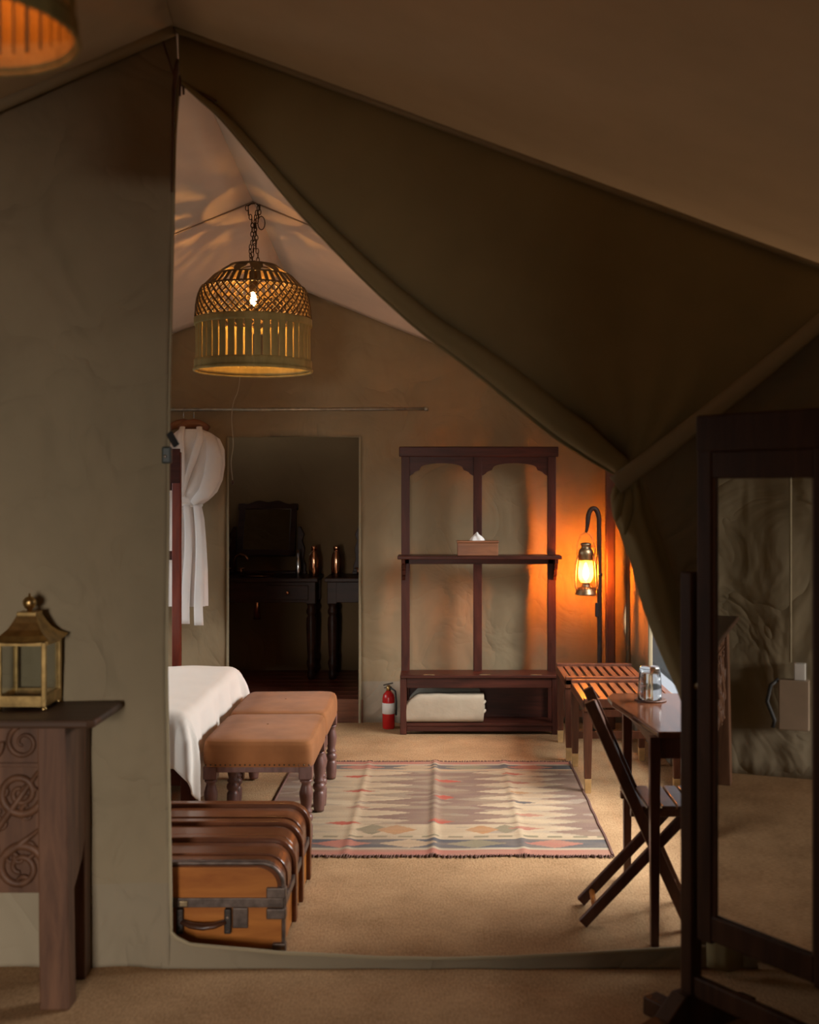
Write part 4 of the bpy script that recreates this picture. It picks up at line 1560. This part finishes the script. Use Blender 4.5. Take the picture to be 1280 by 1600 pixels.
def robe(name, label, loc, rz):
    t = thing(name, label, 'robe', loc, rz, 'white bath robes')
    # (z, x centre, half width, half depth)
    S = [(-0.125, -0.02, 0.070, 0.050), (-0.150, -0.005, 0.115, 0.065), (-0.19, 0.0, 0.165, 0.080), (-0.26, 0.005, 0.192, 0.092), (-0.36, 0.005, 0.198, 0.098),
         (-0.46, 0.0, 0.192, 0.102), (-0.54, -0.01, 0.172, 0.098), (-0.595, -0.03, 0.125, 0.080), (-0.625, -0.045, 0.095, 0.066), (-0.65, -0.045, 0.098, 0.068),
         (-0.72, -0.045, 0.108, 0.075), (-0.86, -0.045, 0.120, 0.082), (-1.05, -0.045, 0.130, 0.086), (-1.22, -0.045, 0.132, 0.086), (-1.29, -0.045, 0.132, 0.086)]

    def fn(u, v):
        f = v * (len(S) - 1)
        i = min(int(f), len(S) - 2)
        k_ = f - i
        s = [S[i][q] * (1 - k_) + S[i + 1][q] * k_ for q in range(4)]
        a = 2 * PI * u
        fold = 0.0
        if s[0] < -0.56:
            fold = 0.16 * math.sin(a * 9 + 1.5 * nz(v * 3, 2)) * min(1, (-0.56 - s[0]) / 0.15)
        else:
            fold = 0.10 * math.sin(a * 6 + v * 10)
        x = s[1] + s[2] * (1 + fold * 0.5) * math.cos(a)
        y = s[3] * (1 + fold) * math.sin(a)
        return (x, y, s[0])
    MB().grid(fn, 72, 70, True).build('robe_body', M['robe'], t, smooth=True)
    # shawl collar and folded sleeve
    for sg in (-1, 1):
        pts = [(sg * 0.055 - 0.01, -0.055, -0.112), (sg * 0.066 - 0.01, -0.092, -0.18), (sg * 0.044 - 0.02, -0.122, -0.30), (-0.04 + sg * 0.012, -0.130, -0.45), (-0.06, -0.105, -0.57)]
        MB().tube(pts, [0.020, 0.026, 0.024, 0.018, 0.008], 10, flat=0.45).build('collar', M['robe'], t, smooth=True)
    MB().tube([(0.120, -0.055, -0.18), (0.150, -0.105, -0.32), (0.135, -0.125, -0.45), (0.085, -0.115, -0.55), (0.005, -0.090, -0.61)], [0.035, 0.055, 0.058, 0.045, 0.02], 14, flat=0.8).build('sleeve', M['robe'], t, smooth=True)
    MB().tube([(-0.15, -0.04, -0.19), (-0.17, -0.06, -0.36), (-0.16, -0.06, -0.56), (-0.13, -0.05, -0.80), (-0.13, -0.05, -1.0)], [0.035, 0.05, 0.05, 0.045, 0.045], 14, flat=0.6).build('sleeve', M['robe'], t, smooth=True)
    MB().tube([(0.095 * math.cos(a) - 0.045, 0.072 * math.sin(a), -0.625 + 0.004 * math.sin(a * 3)) for a in [2 * PI * i / 24 for i in range(24)]], 0.013, 8, closed=True).build('belt', M['robe'], t, smooth=True)
    for (x0, x1, zb) in ((-0.035, -0.028, -1.40), (0.03, 0.062, -1.41)):
        def tail(u, v):
            z = -0.625 + (zb + 0.625) * v
            xc = x0 + (x1 - x0) * v + 0.012 * math.sin(v * 5)
            return (xc + (u - 0.5) * (0.042 + 0.018 * v), -0.078 - 0.035 * min(1, v * 2) - 0.006 * math.sin(u * PI), z)
        MB().grid(tail, 4, 24).build('belt_tail', M['robe'], t, smooth=True, solid=0.004)
    return t


def hanger(label, loc, rz):
    t = thing('clothes_hanger', label, 'hanger', loc, rz, 'wooden hangers')
    pts = [(-0.10, 0, -0.125), (-0.07, 0, -0.108), (-0.035, 0, -0.095), (0, 0, -0.090), (0.035, 0, -0.095), (0.07, 0, -0.108), (0.10, 0, -0.125)]
    MB().tube(pts, [0.008, 0.011, 0.013, 0.014, 0.013, 0.011, 0.008], 10, flat=2.4).build('shoulder_bar', M['tissue_box'], t, smooth=True)
    hk = [(0, 0, -0.075), (0, 0, -0.03)] + [(0.0, 0.016 * math.cos(a) - 0.0, 0.0 + 0.016 * math.sin(a)) for a in [-PI / 2 + PI * 1.25 * i / 8 for i in range(9)]]
    MB().tube(hk, 0.0025, 6).build('hook', M['silver'], t, smooth=True)
    return t


hanger('wooden hanger at the front of the rod with wire hook', (-1.655, YR, ZR - 0.002), 0.35)
hanger('wooden hanger with wire hook nearer the canvas edge', (-1.725, YR, ZR - 0.002), 0.35)
robe('bath_robe', 'white bath robe with tied belt hanging beside the dark doorway', (-1.635, YR - 0.105, ZR - 0.01), 0.0).scale = (1, 0.62, 1)
robe('bath_robe', 'second white bath robe, mostly hidden behind the red wooden post', (-1.955, YR, ZR - 0.02), 0.0).scale = (1, 0.36, 1)

# wooden valet stand in front of the robes
vl = thing('valet_stand', 'red wooden valet stand with cross bars in front of the robes', 'valet stand', (-1.62, 7.05, 0))
MB().box(-0.026, 0.026, -0.02, 0.02, 0, 1.81).build('post', M['red_wood'], vl, bevel=0.004)
MB().box(-0.626, -0.574, -0.02, 0.02, 0, 1.81).build('post', M['red_wood'], vl, bevel=0.004)
MB().box(-0.62, 0.026, -0.026, -0.020, 1.62, 1.83).build('head_board', M['mahog_h'], vl, bevel=0.003)
for z in (1.575, 1.15):
    MB().box(-0.58, -0.02, -0.012, 0.012, z, z + 0.055).build('cross_bar', M['mahog_h'], vl, bevel=0.003)
for x in (0.0, -0.6):
    MB().box(x - 0.03, x + 0.03, -0.16, 0.16, 0, 0.05).build('foot', M['red_wood'], vl, bevel=0.004)

# pull cord
pc = thing('pull_cord', 'thin pale pull cord hanging in front of the dark doorway', 'cord', (0, 0, 0))
cp = [(-1.32, 7.62, 2.83), (-1.33, 7.62, 2.4), (-1.345, 7.62, 2.24), (-1.375, 7.62, 2.16), (-1.388, 7.62, 2.05), (-1.378, 7.62, 1.88), (-1.392, 7.62, 1.76), (-1.382, 7.62, 1.64)]
MB().tube([spline([Vector(p) for p in cp], i / 40) for i in range(41)], 0.0028, 6).build('cord', M['string'], pc, smooth=True)
MB().lathe([(0.004, 0.03), (0.009, 0.02), (0.010, 0.006), (0.004, 0)], n=10).build('toggle', M['leather_d'], pc, smooth=True)
pc.children[-1].location = (-1.382, 7.62, 1.612)

# ================================================================== BATHROOM THINGS
def vanity(name, label, x0, x1):
    t = thing(name, label, 'vanity', (x0, 8.62, BF), 0, 'bathroom vanities')
    W = x1 - x0
    MB().box(-0.02, W + 0.02, -0.02, 0.44, 0.735, 0.765).build('counter', M['black_wood'], t, bevel=0.005)
    MB().box(0.02, W - 0.02, 0.0, 0.42, 0.58, 0.735).build('apron_case', M['black_wood'], t, bevel=0.004)
    d = MB().box(W - 0.36, W - 0.05, -0.012, 0.0, 0.60, 0.71).build('drawer', M['black_wood'], t, bevel=0.004)
    MB().lathe([(0.008, 0), (0.016, 0.012), (0.012, 0.024)], n=12).build('knob', M['copper'], d, smooth=True)
    d.children[0].location = (W - 0.205, -0.012, 0.655)
    d.children[0].rotation_euler = (PI / 2, 0, 0)
    prof = [(0.020, 0), (0.030, 0.02), (0.030, 0.05), (0.022, 0.07), (0.032, 0.10), (0.034, 0.13), (0.025, 0.16), (0.030, 0.22), (0.036, 0.40), (0.034, 0.46), (0.024, 0.48), (0.036, 0.50), (0.036, 0.52), (0.026, 0.54), (0.034, 0.57)]
    lg = None
    for (x, y) in ((0.035, 0.035), (W - 0.035, 0.035), (0.035, 0.385), (W - 0.035, 0.385)):
        if lg is None:
            lg = MB().lathe(prof, n=16).build('leg', M['black_wood'], t, smooth=True)
            l = lg
        else:
            l = inst(lg, t)
        l.location = (x, y, 0)
        MB().box(-0.036, 0.036, -0.036, 0.036, 0.57, 0.735).build('leg_block', M['black_wood'], l, bevel=0.004)
    bx = W * 0.5
    MB().lathe([(0.02, 0.70), (0.07, 0.71), (0.115, 0.75), (0.135, 0.772), (0.14, 0.776), (0.13, 0.774), (0.10, 0.745), (0.035, 0.715)], (bx, 0.17, 0), 32).build('basin', M['copper'], t, smooth=True)
    MB().tube([(bx, 0.14, 0.70), (bx, 0.14, 0.58), (bx, 0.14, 0.44)], [0.018, 0.018, 0.03], 14).build('bottle_trap', M['copper'], t, smooth=True)
    # arched tap with cross handles
    tx = bx - 0.20
    MB().tube([(tx, 0.30, 0.765), (tx, 0.30, 0.87), (tx + 0.02, 0.28, 0.915), (tx + 0.06, 0.25, 0.93), (tx + 0.10, 0.22, 0.915), (tx + 0.12, 0.20, 0.89)], 0.010, 10).build('tap_spout', M['copper'], t, smooth=True)
    for x in (-0.05, 0.05):
        hm = MB().tube([(tx + x, 0.31, 0.765), (tx + x, 0.31, 0.815)], 0.009, 8)
        hm.tube([(tx + x - 0.026, 0.31, 0.815), (tx + x + 0.026, 0.31, 0.815)], 0.005, 8)
        hm.tube([(tx + x, 0.284, 0.815), (tx + x, 0.336, 0.815)], 0.005, 8).build('tap_handle', M['copper'], t, smooth=True)
    return t


vanity('vanity_table', 'dark wooden vanity with copper basin under the swing mirror', -1.86, -0.945)
vanity('vanity_table', 'second dark vanity, cut off by the right side of the doorway', -0.855, 0.06)


def swing_mirror(name, label, cx):
    t = thing(name, label, 'mirror', (cx, 9.015, BF + 0.766), 0, 'vanity mirrors')
    fr = MB()
    w_, z0, z1 = 0.225, 0.13, 0.56
    poly = [(-w_ - 0.012, z0), (w_ + 0.012, z0), (w_ + 0.012, z1)]
    MB().box(-w_, -w_ + 0.045, -0.015, 0.015, z0, z1).build('stile', M['black_wood'], t, bevel=0.003)
    MB().box(w_ - 0.045, w_, -0.015, 0.015, z0, z1).build('stile', M['black_wood'], t, bevel=0.003)
    MB().box(-w_, w_, -0.015, 0.015, z0, z0 + 0.05).build('bottom_rail', M['black_wood'], t, bevel=0.003)
    top = [(-w_ - 0.01, z1 - 0.045)] + [(-w_ - 0.01 + (2 * w_ + 0.02) * i / 24, z1 - 0.012 + 0.03 * math.sin(PI * i / 24) + 0.008 * math.cos(i / 24 * 6 * PI)) for i in range(25)] + [(w_ + 0.01, z1 - 0.045)]
    MB().prism(top, lambda x, z: (x, -0.016, z), lambda x, z: (x, 0.016, z)).build('crest_rail', M['black_wood'], t)
    MB().box(-w_ + 0.04, w_ - 0.04, -0.004, 0.004, z0 + 0.045, z1 - 0.04).build('glass', M['mirror'], t)
    tl_ = Matrix.Rotation(math.radians(-21), 3, 'X')
    pv = Vector((0, 0, (z0 + z1) / 2))
    for c_ in t.children:
        c_.rotation_euler = tl_.to_euler()
        c_.location = pv - tl_ @ pv
    for sg in (-1, 1):
        pl = [(0.235, 0.0), (0.30, 0.0), (0.305, 0.06), (0.285, 0.12), (0.295, 0.20), (0.275, 0.26), (0.292, 0.31), (0.262, 0.37), (0.240, 0.37)]
        MB().prism([(sg * x, z) for x, z in pl], lambda x, z: (x, -0.018, z), lambda x, z: (x, 0.018, z)).build('side_support', M['black_wood'], t, bevel=0.003)
    MB().box(-0.31, 0.31, -0.035, 0.04, 0, 0.022).build('base', M['black_wood'], t, bevel=0.003)
    return t


swing_mirror('vanity_mirror', 'dark framed swing mirror standing on the vanity inside the doorway', -1.365)
swing_mirror('vanity_mirror', 'edge of a second swing mirror at the right of the doorway', -0.385)


def bottle(label, x):
    t = thing('copper_bottle', label, 'bottle', (x, 8.72, BF + 0.766), 0, 'copper water bottles')
    MB().lathe([(0.036, 0), (0.039, 0.006), (0.039, 0.13), (0.034, 0.165), (0.022, 0.19), (0.020, 0.205)], n=24).build('bottle_body', M['copper'], t, smooth=True)
    MB().lathe([(0.023, 0.205), (0.024, 0.228), (0.018, 0.236)], n=20).build('cap', M['copper'], t, smooth=True)


bottle('shiny copper bottle on the vanity below the mirror', -0.965)
bottle('shiny copper bottle on the second vanity, the right hand one', -0.795)
sd = thing('soap_dispenser', 'slim copper soap dispenser beside the swing mirror', 'dispenser', (-1.085, 8.72, BF + 0.766))
MB().lathe([(0.018, 0), (0.020, 0.004), (0.018, 0.12), (0.010, 0.14), (0.008, 0.19)], n=18).build('dispenser_body', M['silver'], sd, smooth=True)
MB().tube([(0, 0, 0.185), (0, -0.01, 0.198), (0, -0.035, 0.195)], 0.006, 8).build('pump', M['copper'], sd, smooth=True)

# ================================================================== CARVED CONSOLE TABLE
cn = thing('carved_console', 'brown carved wooden console table standing against the left canvas panel', 'console', (-1.12, 3.66, 0))
# local x runs 0 (right end) to the left; local y -0.12 (front) .. 0.15 (back)
CW = -1.15
MB().prism([(0.045, -0.175), (0.068, -0.16), (0.068, 0.145), (CW - 0.06, 0.145), (CW - 0.06, -0.175)], lambda x, y: (x, y, 0.866), lambda x, y: (x, y, 0.891)).build('tabletop', M['console_top'], cn, bevel=0.008)
for (x0, x1) in ((-0.122, -0.034), (CW, CW + 0.088)):
    lg = MB()
    sp_ = 0.018 if x0 > -0.5 else 0
    vs = [(x0, -0.125, 0.866), (x1, -0.125, 0.866), (x1, -0.065, 0.866), (x0, -0.065, 0.866),
          (x0 + 0.014, -0.145, 0), (x1 + 0.018, -0.145, 0), (x1 + 0.018, -0.075, 0), (x0 + 0.014, -0.075, 0)]
    lg.add(vs, [(0, 1, 2, 3), (4, 7, 6, 5), (0, 4, 5, 1), (1, 5, 6, 2), (2, 6, 7, 3), (3, 7, 4, 0)]).build('front_leg', M['console'], cn, bevel=0.005)
    MB().box(x0 + 0.02, x1 - 0.002, 0.075, 0.135, 0, 0.866).build('back_leg', M['console'], cn, bevel=0.005)
    side = [(-0.07, 0.866), (0.08, 0.866), (0.08, 0.46), (0.05, 0.40), (0.0, 0.355), (-0.07, 0.30)]
    MB().prism(side, lambda y, z: (x1 - 0.022, y, z), lambda y, z: (x1 - 0.004, y, z)).build('end_panel', M['console'], cn, bevel=0.002)
PXL, PXR = CW + 0.086, -0.118
MB().box(PXL, PXR, -0.105, -0.085, 0.345, 0.866).build('front_board', M['console'], cn, bevel=0.003)
MB().box(PXL, PXR, 0.10, 0.115, 0.345, 0.866).build('rear_board', M['console'], cn)
MB().box(PXL, PXR, -0.112, -0.104, 0.735, 0.748).build('drawer_rail', M['console'], cn, bevel=0.002)


def scroll(cx, cz, r, turns, a0, sg, w_):
    pts, rs = [], []
    n = int(26 * turns)
    for i in range(n + 1):
        t = i / n
        a = a0 + sg * turns * 2 * PI * t
        rr = r * (1 - 0.82 * t)
        pts.append((cx + rr * math.cos(a), -0.108, cz + rr * math.sin(a)))
        rs.append(w_ * (1 - 0.5 * t))
    return pts, rs


random.seed(11)
step = 0.235
i = 0
x = PXR - 0.06
while x > PXL + 0.05:
    cv = MB()
    for (cz, r, a0, sg) in ((0.425, 0.075, 0.3, 1), (0.655, 0.070, -0.4, -1)):
        p_, r_ = scroll(x, cz, r, 1.7, a0, sg, 0.015)
        cv.tube(p_, r_, 6)
        p_, r_ = scroll(x - 0.115, cz + (0.05 if sg > 0 else -0.05), r * 0.75, 1.5, a0 + PI, -sg, 0.013)
        cv.tube(p_, r_, 6)
    # crossing ribs of the carved diagonal
    cv.tube([(x + 0.055, -0.107, 0.72), (x - 0.03, -0.110, 0.60), (x - 0.08, -0.110, 0.53), (x - 0.17, -0.107, 0.44)], [0.008, 0.012, 0.012, 0.006], 6)
    cv.tube([(x + 0.055, -0.107, 0.54), (x - 0.01, -0.110, 0.49), (x - 0.09, -0.110, 0.43), (x - 0.17, -0.107, 0.36)], [0.008, 0.012, 0.012, 0.006], 6)
    for q in range(16):
        lx, lz = x - random.uniform(-0.04, 0.18), random.uniform(0.37, 0.72)
        p_, r_ = scroll(lx, lz, random.uniform(0.018, 0.034), 0.8, random.uniform(0, 6), 1, 0.009)
        cv.tube(p_, r_, 5)
    cv.build('carved_scroll', M['console'], cn, smooth=True)
    dv = MB()
    p_, r_ = scroll(x + 0.01, 0.81, 0.052, 1.4, PI * 0.6, 1, 0.010)
    dv.tube(p_, r_, 6)
    p_, r_ = scroll(x - 0.10, 0.80, 0.045, 1.4, PI * 0.1, -1, 0.009)
    dv.tube(p_, r_, 6)
    dv.build('drawer_carving', M['console'], cn, smooth=True)
    x -= step

# brass lantern on the console
bl = thing('brass_lantern', 'small square brass candle lantern with ball finial on the console', 'lantern', (-1.328, 3.713, 0.892))
h = 0.077
for sx in (-1, 1):
    for sy in (-1, 1):
        MB().lathe([(0.008, 0), (0.010, 0.006), (0.006, 0.012)], (sx * (h - 0.006), sy * (h - 0.006), 0), 10).build('foot', M['brass'], bl, smooth=True)
        MB().cbox((sx * (h - 0.006), sy * (h - 0.006), 0.113), (0.0075, 0.0075, 0.103)).build('corner_post', M['brass'], bl, bevel=0.003)
MB().box(-h, h, -h, h, 0.012, 0.018).build('floor_plate', M['brass'], bl)
for sy in (-1, 1):
    MB().box(-h + 0.012, h - 0.012, sy * h - 0.002 * sy - 0.003, sy * h - 0.002 * sy + 0.003, 0.018, 0.046).build('skirt', M['brass'], bl, bevel=0.001)
    MB().box(-h + 0.012, h - 0.012, sy * h - 0.003, sy * h + 0.003, 0.204, 0.216).build('top_rail', M['brass'], bl)
    MB().box(-h + 0.012, h - 0.012, sy * (h - 0.008) - 0.001, sy * (h - 0.008) + 0.001, 0.046, 0.205).build('glass_pane', M['pane'], bl)
    MB().box(sy * h - 0.002 * sy - 0.003, sy * h - 0.002 * sy + 0.003, -h + 0.012, h - 0.012, 0.018, 0.046).build('skirt', M['brass'], bl, bevel=0.001)
    MB().box(sy * h - 0.003, sy * h + 0.003, -h + 0.012, h - 0.012, 0.204, 0.216).build('top_rail', M['brass'], bl)
    MB().box(sy * (h - 0.008) - 0.001, sy * (h - 0.008) + 0.001, -h + 0.012, h - 0.012, 0.046, 0.205).build('glass_pane', M['pane'], bl)


def pagoda(u, v):
    prof = [(0.094, 0.214), (0.088, 0.219), (0.068, 0.232), (0.052, 0.250), (0.040, 0.272), (0.031, 0.292), (0.030, 0.296)]
    f = v * (len(prof) - 1)
    i = min(int(f), len(prof) - 2)
    k_ = f - i
    r = prof[i][0] * (1 - k_) + prof[i + 1][0] * k_
    z = prof[i][1] * (1 - k_) + prof[i + 1][1] * k_
    s = u * 4
    e = int(s) % 4
    t = s - int(s)
    c_ = [(-1, -1), (1, -1), (1, 1), (-1, 1)]
    a, b = c_[e], c_[(e + 1) % 4]
    x, y = a[0] + (b[0] - a[0]) * t, a[1] + (b[1] - a[1]) * t
    up = 0.010 * (abs(2 * t - 1) ** 3) * (1 - v) ** 2
    return (x * r, y * r, z + up)


MB().grid(pagoda, 40, 18, True).build('pagoda_roof', M['brass'], bl, smooth=False, solid=0.002)
MB().box(-0.031, 0.031, -0.031, 0.031, 0.294, 0.306).build('roof_collar', M['brass'], bl, bevel=0.002)
MB().lathe([(0.009, 0.306), (0.008, 0.312), (0.016, 0.318), (0.0215, 0.331), (0.020, 0.342), (0.012, 0.351), (0.004, 0.354), (0.003, 0.362), (0.001, 0.364)], n=22).build('ball_finial', M['brass'], bl, smooth=True)

# ================================================================== CHEVAL MIRROR
ANG = math.radians(-54.6)
cm = thing('cheval_mirror', 'tall dark wooden standing mirror at the right edge of the lounge', 'mirror', (0.785, 3.30, 0), ANG)
# local x along the mirror's width (0 = left glass edge), local -y faces the lounge
GW = 0.345
MB().box(-0.004, GW + 0.004, -0.004, 0.004, 0.365, 1.628).build('glass', M['mirror'], cm)
MB().box(-0.055, 0.0, -0.018, 0.022, 0.29, 1.79).build('stile', M['cheval'], cm, bevel=0.005)
MB().box(GW, GW + 0.06, -0.018, 0.022, 0.29, 1.79).build('stile', M['cheval'], cm, bevel=0.005)
MB().box(-0.055, GW + 0.06, -0.022, 0.024, 1.70, 1.805).build('crest_rail', M['cheval'], cm, bevel=0.006)
MB().box(0.0, GW, -0.016, 0.02, 1.622, 1.70).build('top_rail', M['cheval'], cm, bevel=0.004)
MB().box(0.0, GW, -0.018, 0.02, 0.30, 0.372).build('bottom_rail', M['cheval'], cm, bevel=0.004)
MB().box(0.0, 0.007, -0.012, -0.004, 0.372, 1.622).build('glass_bead', M['console'], cm)
MB().box(GW - 0.007, GW, -0.012, -0.004, 0.372, 1.622).build('glass_bead', M['console'], cm)
for x in (-0.118, GW + 0.075):
    p = MB().box(x, x + 0.046, -0.02, 0.026, 0.09, 1.35).build('stand_post', M['cheval'], cm, bevel=0.006)
    f = MB().prism([(-0.30, 0.0), (-0.30, 0.045), (-0.12, 0.07), (-0.05, 0.125), (0.05, 0.125), (0.12, 0.07), (0.26, 0.045), (0.26, 0.0)], lambda y, z: (x - 0.006, y, z), lambda y, z: (x + 0.052, y, z)).build('stand_foot', M['cheval'], cm, bevel=0.005)
    MB().tube([(x + 0.02, 0, 1.02), (x + (0.07 if x < 0 else -0.02), 0, 1.02)], 0.012, 10).build('pivot', M['brass_dim'], cm)
MB().box(-0.08, GW + 0.08, -0.014, 0.014, 0.115, 0.175).build('stretcher', M['cheval'], cm, bevel=0.005)
MB().box(-0.26, -0.11, -0.03, 0.03, 0.0, 0.055).build('end_block', M['cheval'], cm, bevel=0.005)

# ================================================================== WALL SOCKET BOX SEEN IN THE MIRROR
sb = thing('socket_box', 'beige socket box with black cable loop, seen reflected in the mirror', 'socket box', (XLL + 0.05, 3.22, 0.28))
MB().box(-0.02, 0.05, -0.10, 0.06, 0.0, 0.27).build('box_body', M['box_beige'], sb, bevel=0.006)
MB().box(-0.02, 0.03, -0.08, -0.02, 0.27, 0.36).build('box_neck', M['white_label'], sb, bevel=0.004)
MB().tube([(-0.01, 0.0, 0.36), (-0.01, 0.0, 1.2), (-0.01, 0.0, 2.1)], 0.007, 8).build('conduit', M['hem'], sb, smooth=True)
MB().tube([(0.03, 0.06, 0.27), (0.05, 0.10, 0.24), (0.05, 0.12, 0.15), (0.05, 0.08, 0.05), (0.05, 0.09, 0.01)], 0.011, 8).build('cable', M['black'], sb, smooth=True)

SC.frame_set(1)
